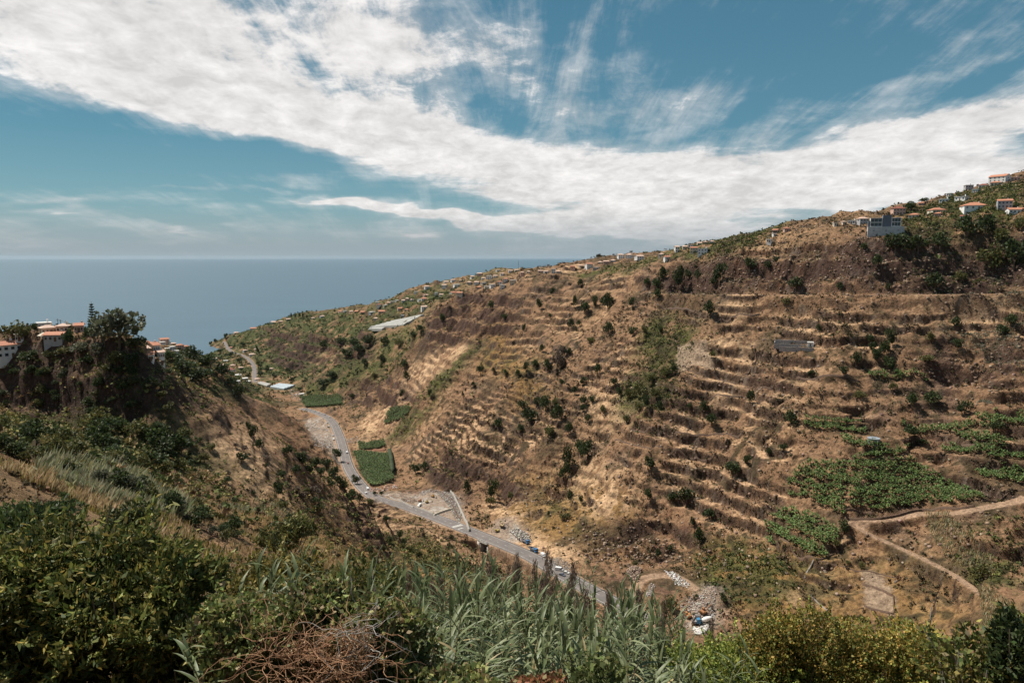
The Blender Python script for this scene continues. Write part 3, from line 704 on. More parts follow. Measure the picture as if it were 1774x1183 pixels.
def plain(name, c, rough=0.8, metal=0.0, nscale=1.5, namp=0.18, bump=0.0, spec=0.3):
    m, N, L, b = nmat(name)
    tc = N.new('ShaderNodeTexCoord'); n = N.new('ShaderNodeTexNoise'); n.inputs['Scale'].default_value = nscale; n.inputs['Detail'].default_value = 6; L.new(tc.outputs['Object'], n.inputs['Vector'])
    mr = N.new('ShaderNodeMapRange'); mr.inputs['From Min'].default_value = .3; mr.inputs['From Max'].default_value = .7; mr.inputs['To Min'].default_value = 1-namp; mr.inputs['To Max'].default_value = 1+namp; L.new(n.outputs['Fac'], mr.inputs['Value'])
    mx = N.new('ShaderNodeMix'); mx.data_type = 'RGBA'; mx.blend_type = 'MULTIPLY'; mx.inputs['Factor'].default_value = 1; mx.inputs['A'].default_value = (*c, 1); L.new(mr.outputs[0], mx.inputs['B'])
    L.new(mx.outputs['Result'], b.inputs['Base Color']); b.inputs['Roughness'].default_value = rough; b.inputs['Metallic'].default_value = metal; b.inputs['Specular IOR Level'].default_value = spec
    if bump:
        bp = N.new('ShaderNodeBump'); bp.inputs['Strength'].default_value = bump; bp.inputs['Distance'].default_value = 0.1; L.new(n.outputs['Fac'], bp.inputs['Height']); L.new(bp.outputs[0], b.inputs['Normal'])
    return m
MT = {}
def mat(name, c, **k):
    if name not in MT: MT[name] = plain(name, c, **k)
    return MT[name]
WHITE = lambda: mat("white plaster", (0.80, 0.78, 0.74), nscale=0.6, namp=0.08)
CREAM = lambda: mat("cream plaster", (0.66, 0.57, 0.44), nscale=0.6, namp=0.08)
GREYP = lambda: mat("grey plaster", (0.42, 0.42, 0.42), nscale=0.6, namp=0.10)
ROSE = lambda: mat("rose plaster", (0.60, 0.40, 0.32), nscale=0.6, namp=0.08)
TILE = lambda: mat("orange roof tiles", (0.47, 0.205, 0.125), nscale=3, namp=0.25, bump=0.6)
TILE2 = lambda: mat("faded pink roof tiles", (0.60, 0.42, 0.33), nscale=3, namp=0.2, bump=0.6)
TILE3 = lambda: mat("dark red roof tiles", (0.28, 0.10, 0.07), nscale=3, namp=0.2, bump=0.6)
PALE = lambda: mat("pale flat roof", (0.68, 0.66, 0.62), namp=0.12)
GLASSD = lambda: mat("dark window glass", (0.035, 0.045, 0.055), rough=0.15, namp=0.02, spec=0.6)
CONC = lambda: mat("concrete", (0.36, 0.34, 0.31), nscale=0.8, namp=0.25, bump=0.5)
STONE = lambda: mat("dark field stone", (0.115, 0.072, 0.048), nscale=2.2, namp=0.45, bump=1.0)
BARK = lambda: mat("bark", (0.13, 0.095, 0.065), nscale=4, namp=0.3)
WOODC = lambda: mat("brown door wood", (0.16, 0.09, 0.05))

def ordinal(i):
    w = ['first', 'second', 'third', 'fourth', 'fifth', 'sixth', 'seventh', 'eighth', 'ninth', 'tenth', 'eleventh', 'twelfth', 'thirteenth', 'fourteenth', 'fifteenth', 'sixteenth', 'seventeenth', 'eighteenth', 'nineteenth', 'twentieth']
    return w[i] if i < len(w) else '%dth' % (i+1)
def empty(name, loc, rz=0.0):
    o = bpy.data.objects.new(name, None); o.empty_display_size = 0.5; o.location = loc; o.rotation_euler = (0, 0, rz); col.objects.link(o); return o
class MB:
    """collects simple solids into one mesh"""
    def __init__(s): s.v = []; s.f = []
    def add(s, V, F):
        n = len(s.v); s.v += [tuple(p) for p in V]; s.f += [tuple(i+n for i in f) for f in F]; return s
    def box(s, x0, x1, y0, y1, z0, z1, taper=0.0, bev=0.0):
        t = taper
        return s.add([(x0, y0, z0), (x1, y0, z0), (x1, y1, z0), (x0, y1, z0), (x0+t, y0+t, z1), (x1-t, y0+t, z1), (x1-t, y1-t, z1), (x0+t, y1-t, z1)],
                     [(0, 3, 2, 1), (4, 5, 6, 7), (0, 1, 5, 4), (1, 2, 6, 5), (2, 3, 7, 6), (3, 0, 4, 7)])
    def prism(s, prof, y0, y1):
        """profile in x,z extruded along y"""
        n = len(prof); V = [(p[0], y0, p[1]) for p in prof]+[(p[0], y1, p[1]) for p in prof]
        return s.add(V, [tuple(range(n)), tuple(range(2*n-1, n-1, -1))]+[(i, i+n, (i+1) % n+n, (i+1) % n) for i in range(n)])
    def cyl(s, a, b, r0, r1=None, n=10, cap=True):
        r1 = r0 if r1 is None else r1; a = Vector(a); b = Vector(b); d = (b-a).normalized()
        u = d.orthogonal().normalized(); w = d.cross(u); V = []
        for p, r in ((a, r0), (b, r1)):
            for i in range(n):
                t = 2*math.pi*i/n; V.append(p+u*r*math.cos(t)+w*r*math.sin(t))
        F = [(i, (i+1) % n, (i+1) % n+n, i+n) for i in range(n)]
        if cap: F += [tuple(range(n-1, -1, -1)), tuple(range(n, 2*n))]
        return s.add(V, F)
    def lathe(s, prof, c=(0, 0, 0), n=14, axis='z'):
        V = []; F = []; k = len(prof)
        for r, z in prof:
            for i in range(n):
                t = 2*math.pi*i/n; p = (r*math.cos(t), r*math.sin(t), z)
                if axis == 'x': p = (p[2], p[0], p[1])
                if axis == 'y': p = (p[0], p[2], p[1])
                V.append((p[0]+c[0], p[1]+c[1], p[2]+c[2]))
        for j in range(k-1):
            for i in range(n): F.append((j*n+i, j*n+(i+1) % n, (j+1)*n+(i+1) % n, (j+1)*n+i))
        F.append(tuple(range(n-1, -1, -1))); F.append(tuple(range((k-1)*n, k*n)))
        return s.add(V, F)
    def build(s, name, m, parent=None, smooth=False, bevel=0.0):
        me = bpy.data.meshes.new(name); me.from_pydata(s.v, [], s.f); me.update()
        if smooth: me.polygons.foreach_set('use_smooth', np.ones(len(me.polygons), bool))
        me.materials.append(m); o = bpy.data.objects.new(name, me); col.objects.link(o)
        if parent is not None: o.parent = parent
        if bevel:
            b = o.modifiers.new('bevel', 'BEVEL'); b.width = bevel; b.segments = 2; b.limit_method = 'ANGLE'
        return o
def copy_tree(o, parent=None):
    c = o.copy(); col.objects.link(c); c.parent = parent
    for ch in list(o.children): copy_tree(ch, c)
    return c

# ------------------------------------------------------------------ leaves
def leaves(C, N, size, colr, fold=0.25, wid=0.45, up=None):
    """diamond leaves: centres C, directions N (tip), size (n,), colour (n,3) -> V, F, cols"""
    n = len(C); size = np.broadcast_to(size, (n,))[:, None]
    N = N/np.maximum(np.linalg.norm(N, axis=1, keepdims=True), 1e-6)
    u = rng.normal(size=(n, 3)) if up is None else up; s = np.cross(N, u); s /= np.maximum(np.linalg.norm(s, axis=1, keepdims=True), 1e-6)
    w = np.cross(s, N)
    b = C-N*size*.5; t = C+N*size*.5-w*size*fold*.6; l = C+s*size*wid*.5+w*size*fold*.2; r = C-s*size*wid*.5+w*size*fold*.2
    V = np.stack([b, r, t, l], 1).reshape(-1, 3); F = np.arange(4*n).reshape(n, 4)
    return V, F, np.repeat(colr, 4, 0)
def jitter(pal, n, amt=0.25):
    pal = np.asarray(pal, float); c = pal[rng.integers(0, len(pal), n)]
    return c*(1+amt*rng.uniform(-1, 1, (n, 1)))*(1+0.08*rng.uniform(-1, 1, (n, 3)))
def lumps(n, rx, ry, rz, nl, lump=0.45, zmin=-0.35):
    """points clustered in lumps around an ellipsoid, with outward directions"""
    th = rng.uniform(0, 2*math.pi, nl); cz = rng.uniform(zmin, 1, nl); sr = np.sqrt(1-np.minimum(cz*cz, 1)); k = rng.uniform(0.45, 0.78, nl)
    L = np.stack([np.cos(th)*sr*k, np.sin(th)*sr*k, cz*k], 1); L = np.vstack([L, [[0, 0, 0.1]]]); R_ = rng.uniform(0.7, 1.25, nl+1)*lump; R_[-1] = .5
    i = rng.integers(0, nl+1, n); d = rng.normal(size=(n, 3)); d /= np.linalg.norm(d, axis=1, keepdims=True)
    rr = rng.uniform(0.72, 1.05, n)**0.7
    P = L[i]+d*(R_[i]*rr)[:, None]; D = d+0.4*P+np.array([0, 0, 0.25])
    global LUMP; LUMP = rng.uniform(.6, 1.4, nl+1)[i]
    return P*np.array([rx, ry, rz]), D
def crown_mesh(name, rx, rz, n, leaf, pal, nl=9, lump=0.45, mt=None):
    P, D = lumps(n, rx, rx, rz, nl, lump)
    V, F, c = leaves(P, D+rng.normal(size=P.shape)*0.7, leaf*rng.uniform(.6, 1.4, len(P)), jitter(pal, len(P)), wid=0.8)
    o = np_mesh(name, V, F, mt or M_LEAF, False, c); me = o.data; bpy.data.objects.remove(o); return me
def trunk_mesh(name, h, r, spread):
    b = MB(); b.cyl((0, 0, -h*.4), (0, 0, h*.45), r, r*.7, 7)
    for i in range(5):
        t = i*2*math.pi/5+rng.uniform(0, .8); e = (math.cos(t)*spread, math.sin(t)*spread, h*rng.uniform(.75, 1.0))
        b.cyl((0, 0, h*.40), e, r*.55, r*.15, 5, False)
    o = b.build(name, BARK()); me = o.data; bpy.data.objects.remove(o); return me
DARK = [(0.042, 0.062, 0.022), (0.060, 0.085, 0.026), (0.078, 0.105, 0.034), (0.030, 0.044, 0.017)]
OLIVE = [(0.125, 0.125, 0.040), (0.095, 0.105, 0.034), (0.17, 0.15, 0.05), (0.07, 0.078, 0.028)]
SILVER = [(0.15, 0.16, 0.10), (0.10, 0.11, 0.065), (0.20, 0.20, 0.13), (0.06, 0.065, 0.035)]
GREYB = [(0.16, 0.12, 0.09), (0.11, 0.085, 0.065), (0.20, 0.15, 0.11)]
CROWNS = {}
for key, pal in (('dark', DARK), ('olive', OLIVE), ('silver', SILVER), ('bare', GREYB)):
    CROWNS[key] = [crown_mesh("crown_"+key, 1.0, 0.95, 620, 0.20, pal, 8+i) for i in range(4)]
TRUNKS = [trunk_mesh("trunk_shape", 1.0, 0.07, 0.45) for _ in range(3)]
def tree(u, v, w, h, key, zone, adj=None, kindname=None):
    """v is the foot of the tree in the picture"""
    x, y, z = ground(u, v)
    D = y*cP-z*sP; W = w*D/F_PX; Hh = h*D/F_PX/0.92
    t = empty(kindname or {'dark': 'evergreen_tree', 'olive': 'olive_green_tree', 'silver': 'silvery_tree', 'bare': 'bare_tree'}[key], (x, y, z), rng.uniform(0, 6.28))
    c = bpy.data.objects.new('crown', CROWNS[key][rng.integers(0, 4)]); col.objects.link(c); c.parent = t
    c.scale = (W/2*0.92, W/2*0.92, Hh*0.52); c.location = (0, 0, Hh*0.47); c.rotation_euler = (0, 0, rng.uniform(0, 6))
    k = bpy.data.objects.new('trunk', TRUNKS[rng.integers(0, 3)]); col.objects.link(k); k.parent = t; k.scale = (W*.45, W*.45, Hh*.62)
    t['category'] = 'tree'; t['zone'] = zone; t['_u'] = float(u); t['_w'] = float(W); t['_adj'] = adj or {'dark': 'dark green', 'olive': 'olive green', 'silver': 'silvery green', 'bare': 'bare grey-brown'}[key]
    return t
def ground(u, v):
    x, y, z = march(height, [u], [v], y0=230 if (u > 420 and v > 640) or u > 700 else 90)
    k = 0
    while y[0] > 2400 and k < 30:
        v += 1.5; k += 1; x, y, z = march(height, [u], [v], y0=230 if u > 420 else 90)
    x, y = float(x[0]), float(y[0]); return x, y, float(height(np.array([x]), np.array([y]))[0])
# ------------------------------------------------------------------ trees on the slopes: foot point, width and height as they measure in the picture
TREES = {
 'under the top cliff, near the concrete house': [(1298,470,25,24,'dark'),(1330,467,16,15,'dark'),(1378,502,25,22,'dark'),(1345,456,12,12,'dark'),(1360,529,18,14,'olive'),(1455,503,14,14,'dark'),(1496,434,14,14,'dark'),(1518,463,20,22,'dark'),(1539,503,12,12,'dark'),(1619,503,34,30,'dark')],
 'at the clifftop below the right-hand houses': [(1550,440,48,36,'dark'),(1590,438,44,30,'dark'),(1628,432,38,28,'dark'),(1673,410,40,36,'dark'),(1706,410,36,42,'dark'),(1730,422,30,28,'olive'),(1665,488,25,18,'olive'),(1711,470,46,46,'olive'),(1755,470,46,56,'dark'),(1574,366,24,16,'dark'),(1600,352,18,9,'dark'),(1770,400,30,24,'olive')],
 'crowded at the wall head above the long water channel': [(1247,491,25,36,'dark'),(1236,494,15,14,'dark'),(1175,502,22,42,'dark'),(1150,488,20,26,'dark'),(1134,502,20,20,'dark'),(1137,519,16,18,'dark'),(1190,484,16,18,'dark'),(1208,484,16,16,'dark'),(1120,497,14,16,'dark')],
 'on the terraces just under the long water channel': [(1095,533,14,19,'dark'),(1053,538,25,30,'dark'),(1030,536,12,25,'dark'),(1013,545,22,24,'dark'),(1005,497,12,14,'dark'),(1226,550,20,30,'dark'),(996,533,10,23,'dark'),(1044,528,12,14,'dark'),(989,570,14,18,'dark'),(958,512,12,14,'dark')],
 'around the upper end of the green meadow': [(1144,580,10,15,'dark'),(1095,582,16,16,'dark'),(1054,580,20,22,'dark'),(1003,566,10,12,'dark'),(1115,576,12,12,'olive'),(1022,596,18,12,'olive'),(1236,621,18,14,'olive'),(1166,650,16,21,'dark'),(1150,655,26,20,'olive'),(1130,665,24,20,'olive'),(1035,648,16,18,'dark')],
 'down the middle gully under the green meadow': [(1119,706,16,22,'dark'),(1143,709,15,14,'dark'),(1110,690,26,24,'olive'),(1090,690,22,20,'olive'),(1085,733,16,15,'olive'),(1072,688,14,18,'dark'),(1063,670,14,18,'dark'),(1105,712,20,16,'olive'),(1136,690,20,18,'olive')],
 'on the middle terraces left of the banana rows': [(1232,738,22,24,'dark'),(1218,714,16,20,'dark'),(1194,708,11,11,'dark'),(1300,700,18,27,'dark'),(1269,820,36,22,'dark'),(1294,805,18,18,'dark'),(1369,735,26,24,'dark'),(1356,782,16,15,'dark'),(1330,788,14,13,'dark'),(1122,813,24,23,'dark')],
 'above the bend of the lower rocks': [(1189,868,28,25,'dark'),(1164,868,18,16,'dark'),(1122,864,18,18,'dark'),(1198,912,12,18,'dark'),(1208,940,20,28,'dark'),(1228,898,24,18,'dark'),(1141,968,14,18,'dark'),(1162,955,12,12,'dark'),(1099,980,12,10,'olive')],
 'in the dark grove halfway down the valley side': [(905,712,18,20,'dark'),(918,735,28,30,'dark'),(945,712,24,26,'dark'),(965,730,26,30,'dark'),(985,752,20,22,'dark'),(950,757,22,20,'olive'),(900,750,16,16,'dark'),(985,812,22,38,'dark'),(1018,793,32,32,'dark'),(975,830,14,20,'dark'),(1002,785,18,24,'dark'),(930,705,16,18,'dark')],
 'right of the dark grove': [(1011,667,14,15,'dark'),(1025,700,14,15,'dark'),(1012,702,16,17,'dark'),(1010,714,14,14,'dark'),(1018,731,14,14,'dark'),(997,683,15,15,'dark'),(973,667,10,11,'dark'),(962,704,14,16,'olive'),(1045,716,12,14,'olive')],
 'scattered left of the dark grove': [(926,637,14,14,'dark'),(911,644,12,18,'dark'),(949,642,20,20,'dark'),(896,653,12,13,'dark'),(875,654,14,15,'dark'),(855,645,9,9,'dark'),(832,649,14,18,'dark'),(820,670,9,10,'dark'),(802,688,6,10,'dark'),(863,742,18,18,'dark'),(745,687,8,14,'dark')],
 'among the brown rocks of the near spur': [(934,537,14,20,'dark'),(874,557,12,14,'dark'),(850,537,14,16,'dark'),(765,557,12,14,'dark'),(908,575,9,15,'dark'),(953,552,8,9,'dark'),(940,610,12,14,'dark'),(986,616,12,14,'dark'),(965,640,30,34,'bare'),(975,620,24,20,'bare')],
 'beside the field of agaves at the right edge': [(1653,568,20,20,'dark'),(1658,606,20,20,'dark'),(1610,591,18,16,'olive'),(1732,580,26,18,'dark'),(1749,565,24,20,'dark'),(1605,627,30,12,'olive'),(1418,574,12,12,'dark')],
 'in the steep dark gully right of the stone tank': [(1506,594,14,16,'dark'),(1540,603,20,36,'dark'),(1512,609,16,18,'dark'),(1531,618,22,30,'dark'),(1517,629,18,26,'dark'),(1536,643,24,26,'dark'),(1482,632,20,23,'dark'),(1461,652,18,18,'dark'),(1406,651,16,11,'dark')],
 'above the upper banana rows': [(1578,706,22,27,'dark'),(1614,699,32,21,'dark'),(1670,718,28,25,'dark'),(1488,691,20,14,'olive'),(1546,677,16,15,'olive'),(1574,755,30,20,'dark'),(1724,747,28,19,'dark'),(1600,772,22,12,'dark')],
 'at the foot of the slope beside the dirt tracks': [(1461,925,20,26,'dark'),(1493,985,12,12,'olive'),(1468,977,10,8,'olive'),(1701,1008,38,30,'olive'),(1252,1046,16,20,'dark'),(1160,1060,30,26,'olive'),(1208,1036,8,8,'dark'),(1447,945,16,12,'olive')],
 'on the slope directly above the valley road': [(855,866,22,38,'dark'),(850,876,20,16,'olive'),(809,858,14,28,'dark'),(987,865,14,16,'dark'),(1006,871,11,14,'dark'),(980,825,18,24,'dark'),(950,894,6,10,'dark'),(978,900,20,12,'olive'),(885,864,14,12,'olive'),(720,822,24,20,'dark'),(735,815,16,16,'dark')],
 'along the inner verge of the valley road': [(584,796,18,20,'dark'),(650,858,9,8,'dark'),(661,858,8,8,'dark'),(612,829,8,8,'dark'),(781,933,11,8,'dark'),(623,871,12,17,'dark'),(640,876,16,14,'olive')],
 'on the dark bank inside the road bend': [(548,810,24,20,'dark'),(566,812,22,20,'dark'),(525,804,16,14,'dark'),(581,830,24,24,'dark'),(589,843,20,20,'dark'),(536,818,18,14,'dark'),(572,845,18,16,'dark')],
 'on the brown slope across from the road': [(693,935,14,18,'dark'),(669,905,12,14,'dark'),(700,945,12,14,'dark'),(745,985,16,14,'olive'),(640,960,14,14,'dark'),(480,862,20,28,'dark'),(440,760,18,24,'dark'),(450,780,18,22,'dark'),(430,748,12,18,'dark')],
 'on the shaded second spur': [(300,635,40,26,'dark'),(335,628,40,28,'dark'),(365,640,40,28,'dark'),(385,655,34,26,'dark'),(320,650,44,28,'dark'),(350,662,44,26,'dark'),(400,672,22,18,'dark'),(415,690,20,26,'dark'),(290,625,26,18,'dark')],
 'on the plateau below the greenhouses': [(590,600,24,16,'dark'),(612,602,26,18,'dark'),(640,598,26,18,'dark'),(665,596,20,14,'dark'),(560,602,20,14,'dark'),(625,612,30,16,'dark'),(600,622,26,18,'dark'),(575,655,22,12,'dark'),(560,668,26,12,'dark')],
 'above the terraced knuckle of the far gully': [(632,632,14,12,'dark'),(660,628,18,14,'dark'),(700,640,18,18,'dark'),(690,600,22,14,'olive'),(715,588,18,14,'dark'),(730,575,16,12,'dark'),(650,655,14,10,'olive'),(705,660,12,18,'dark'),(697,690,10,16,'dark')],
}
trees = []
for zone, lst in TREES.items():
    for (u, v, w, h, key) in lst: trees.append(tree(u, v, w, h, key, zone))
for (u, v, w, h) in [(402,618,14,9),(415,628,12,8),(452,652,12,9),(462,644,14,9),(430,655,10,8),(475,655,14,8),(448,632,10,8),(400,652,12,9),(520,678,12,8),(505,662,14,8),(536,684,12,8),(610,690,12,9),(498,645,12,8),(420,600,12,8),(382,612,12,8)]:
    trees.append(tree(u, v, w, h, 'olive' if w < 12 else 'dark', 'lining the far valley road and its glasshouses'))
# far skyline cypresses and clumps
for i, (u, v, w, h) in enumerate([(505,552,4,10),(512,552,4,8),(519,551,5,9),(525,552,4,10),(532,552,4,7),(445,612,5,14),(448,614,5,12),(374,594,8,7),(366,598,8,7),(392,585,9,8)]):
    trees.append(tree(u, v, w, h, 'dark', 'on the farthest ridge above the sea', 'small dark cypress-like', 'cypress_tree'))
def label_by_order(objs, phrase):
    zones = {}
    for o in objs: zones.setdefault((o['zone'], o['_adj']), []).append(o)
    for (z, adj), L_ in zones.items():
        L_.sort(key=lambda o: o['_u']); ws = sorted(o['_w'] for o in L_)
        for i, o in enumerate(L_):
            if len(L_) == 1: o['label'] = f"{adj} {phrase} {z}"
            else:
                pos = 'leftmost' if i == 0 else ('rightmost' if i == len(L_)-1 else ordinal(i)+' from left')
                o['label'] = f"{adj} {phrase}, {pos}, {z}"
            o['group'] = f"{adj} {phrase}s {z}"
    for o in objs:
        for k in ('zone', '_u', '_w', '_adj'):
            if k in o: del o[k]
label_by_order(trees, 'tree')

# ------------------------------------------------------------------ low scrub, one mass on every slope
def scatter(n, a0, a1, y0, y1, seedless=None):
    a = rng.uniform(a0, a1, n); t = rng.uniform(0, 1, n); y = (y0**2+(y1**2-y0**2)*t)**0.5
    return a*y, y
def cloud(xs, ys, hs, rad, K, pal, squash=0.75, leafk=0.42):
    n = len(xs); cl = jitter(pal, n, 0.25)
    C = np.stack([xs, ys, hs+rad*0.35], 1); C = np.repeat(C, K, 0); rr = np.repeat(rad, K)
    d = rng.normal(size=(n*K, 3)); d /= np.linalg.norm(d, axis=1, keepdims=True); d[:, 2] = np.abs(d[:, 2])*squash*1.4-0.25
    P = C+d*rr[:, None]*rng.uniform(.5, 1, (n*K, 1))
    cc = np.repeat(cl, K, 0)*(1+0.3*rng.uniform(-1, 1, (n*K, 1)))
    return leaves(P, d+rng.normal(size=d.shape)*.6, rr*leafk*2*rng.uniform(.6, 1.3, n*K), cc, wid=0.8)
def LEFTS(x, y):
    return sst(-x/np.maximum(y, 5), .05, .15)*(1-sst(np.hypot(x, y), 480, 560))*sst(fbm(x/30, y/30, 7, 3), -.1, .35)*.6
def keep(xs, ys, dens):
    h, I = height(xs, ys, True); g = np.maximum(sample(GM['green'], xs, ys), np.maximum(sample(GM['lush'], xs, ys)*1.3, .75*sample(GM['basalt'], xs, ys)+.75*LEFTS(xs, ys))); dr = sample(GM['dry'], xs, ys); br = sample(GM['bare'], xs, ys); fl = sample(GM['field'], xs, ys); pl = sample(G_plots, xs, ys)
    p = (0.30+0.7*sst(fbm(xs/25, ys/25, 6, 3), -0.15, 0.35))*(1-0.8*dr)*(1-br)*(1-fl)*(1-pl)*(1-np.clip(I['way']*3, 0, 1))*(1-I['flat'])*(0.34+1.7*I['wall'])+g*0.6*(1-br)*(1-pl)*(1-np.clip(I['way']*3, 0, 1))
    p = p*(1-.7*dr)
    m = (rng.uniform(0, 1, len(xs)) < p*dens) & (h > SEA_Z+3)
    return m, h, g, I
PLOTS_R = [
 ('right of the stone path above the dirt track', [(1470,800),(1480,792),(1580,797),(1690,832),(1660,842),(1715,858),(1650,872),(1600,872),(1540,884),(1472,876)]),
 ('on the left half of the big plantation', [(1362,830),(1400,802),(1466,797),(1462,895),(1440,884),(1365,856)]),
 ('in the sloping rows below the big plantation', [(1325,905),(1352,878),(1452,915),(1448,935),(1428,962),(1405,962),(1330,928)]),
 ('in the strip under the agave field', [(1388,722),(1500,733),(1498,745),(1395,740)]),
 ('around the round water tank', [(1456,755),(1500,768),(1570,775),(1575,787),(1500,787),(1460,770)]),
 ('in the upper right strip', [(1560,730),(1690,722),(1690,738),(1570,745)]),
 ('in the topmost corner strip at the right edge', [(1690,720),(1800,712),(1800,738),(1700,740)]),
 ('in the middle right strip', [(1625,765),(1650,764),(1740,792),(1735,801),(1640,785)]),
 ('in the strip running to the right edge', [(1640,748),(1700,752),(1800,775),(1800,792),(1700,775)]),
 ('in the short strip under the dark gully trees', [(1500,645),(1535,645),(1540,657),(1505,655)]),
 ('in the short strip right of the dark gully trees', [(1543,642),(1605,648),(1606,657),(1545,655)]),
 ('in the low strip by the end of the dirt track', [(1690,806),(1800,808),(1800,838),(1700,826)]),
]
PLOTS_L = [
 ('in the square plantation beside the road', [(613,788),(671,786),(683,836),(637,842)]),
 ('in the plantation across the road bend', [(522,688),(590,685),(594,700),(530,706)]),
 ('in the narrow plot behind the rusty wall', [(620,768),(665,764),(668,776),(622,780)]),
 ('in the curved plot on the rock shelf', [(678,703),(712,703),(706,720),(664,735)]),
]
G_plots = grid_mask([p for _, p in PLOTS_R+PLOTS_L], 1)
SCR = [(0.17, 0.10, 0.055), (0.045, 0.036, 0.02), (0.060, 0.048, 0.025), (0.085, 0.062, 0.032), (0.12, 0.085, 0.045), (0.050, 0.052, 0.020), (0.155, 0.11, 0.06), (0.09, 0.08, 0.03)]
GRN = [(0.065, 0.082, 0.026), (0.095, 0.105, 0.032), (0.15, 0.14, 0.042), (0.045, 0.060, 0.02)]
LGR = [(0.10, 0.12, 0.035), (0.16, 0.16, 0.05), (0.24, 0.20, 0.075), (0.065, 0.08, 0.025), (0.30, 0.22, 0.11)]
WSC = [(0.050, 0.038, 0.022), (0.075, 0.055, 0.034), (0.042, 0.045, 0.018), (0.06, 0.045, 0.03)]
def scrub():
    parts = []
    for (n, a0, a1, y0, y1, r0, r1, dens, K) in [(150000, -.05, .84, 300, 640, .22, .6, .95, 5), (9000, -.1, .84, 300, 900, 1.0, 2.4, .45, 14), (26000, -.86, .1, 14, 110, .10, .55, .8, 9), (30000, .0, .9, 8, 160, .10, .7, .9, 9), (100000, -.1, .84, 290, 720, .35, 1.9, .75, 9), (22000, -.25, .84, 700, 1150, .9, 2.4, .6, 8), (34000, -.5, .5, 1000, 2250, 1.4, 4.6, .9, 8), (60000, -.86, .0, 100, 520, .35, 1.7, .9, 9), (12000, -.6, -.05, 500, 1150, 1.2, 2.8, .8, 8), (9000, .0, .86, 150, 300, .4, 1.1, .6, 9)]:
        x, y = scatter(n, a0, a1, y0, y1); m, h, g, I = keep(x, y, dens); x, y, h, g = x[m], y[m], h[m], g[m]
        d = np.hypot(x, y); r = r0+(r1-r0)*rng.uniform(0, 1, len(x))**2.2
        gi = (g > rng.uniform(0, .9, len(x))) | (rng.uniform(0, 1, len(x)) < sst(d, 1000, 1400)*.75)
        wi = (I['wall'][m] > .5) & ~gi & (d > 230)
        for sel, pal in ((wi, WSC), (gi, (LGR if a1 <= 0 else GRN) if y0 < 900 else DARK+OLIVE[:2]), (~gi & ~wi, SCR if a1 > 0 else LGR+SCR[:3])):
            if sel.any(): parts.append(cloud(x[sel], y[sel], h[sel], r[sel], K, pal))
    o = 0; Fs = []
    for V, F, c in parts: Fs.append(F+o); o += len(V)
    ob = np_mesh("scrub", np.vstack([p[0] for p in parts]), np.vstack(Fs), M_SCRUB, False, np.vstack([p[2] for p in parts]))
    tag(ob, 'low brown and olive scrub dotted over the dry slopes', 'scrub', kind='stuff')
scrub()
# ------------------------------------------------------------------ roads, tracks and markings
def offset_line(P, o, dz=0.0):
    t = np.gradient(P[:, :2], axis=0); t /= np.linalg.norm(t, axis=1, keepdims=True); n = np.stack([t[:, 1], -t[:, 0]], 1)
    return np.column_stack([P[:, 0]+n[:, 0]*o, P[:, 1]+n[:, 1]*o, P[:, 2]+dz])
def resample(P, S, step):
    s = np.arange(S[0], S[-1], step); return np.column_stack([np.interp(s, S, P[:, k]) for k in range(3)]), s
def ribbon(name, P, w0, w1, dz, m, thick=0.35, cross=5):
    L_ = [offset_line(P, w0+(w1-w0)*i/cross, dz) for i in range(cross+1)]; n = len(P)
    V = np.concatenate(L_); F = []
    for i in range(cross):
        for k in range(n-1): F.append((i*n+k, (i+1)*n+k, (i+1)*n+k+1, i*n+k+1))
    B = len(V); V = np.concatenate([V, L_[0]-[0, 0, thick], L_[-1]-[0, 0, thick]])
    for k in range(n-1):
        F.append((B+k, k, k+1, B+k+1)); F.append((cross*n+k, B+n+k, B+n+k+1, cross*n+k+1))
    return np_mesh(name, V, F, m, False)
def asphalt():
    m, N, L, b = nmat("worn asphalt")
    tc = N.new('ShaderNodeTexCoord'); n = N.new('ShaderNodeTexNoise'); n.inputs['Scale'].default_value = 0.12; n.inputs['Detail'].default_value = 8; n.inputs['Roughness'].default_value = .65; L.new(tc.outputs['Object'], n.inputs['Vector'])
    cr = N.new('ShaderNodeValToRGB'); cr.color_ramp.elements[0].position = .35; cr.color_ramp.elements[0].color = (0.125, 0.112, 0.105, 1); cr.color_ramp.elements[1].position = .68; cr.color_ramp.elements[1].color = (0.185, 0.155, 0.14, 1)
    L.new(n.outputs['Fac'], cr.inputs[0]); L.new(cr.outputs[0], b.inputs['Base Color']); b.inputs['Roughness'].default_value = .9; return m
ASPH = asphalt(); PAINT = mat("worn white road paint", (0.62, 0.60, 0.55), nscale=1.5, namp=.2)
roadP, roadS = resample(ROAD, ROAD_S, 2.0)
tag(ribbon("road", roadP, -6.2, 6.2, 0.10, ASPH, .5), 'two-lane asphalt road running down the valley', kind='structure')
r2, r2s = resample(ROAD2, ROAD2_S, 4.0); tag(ribbon("road", r2, -4.5, 4.5, 0.14, ASPH, .5), 'far stretch of asphalt road climbing towards the sea', kind='structure')
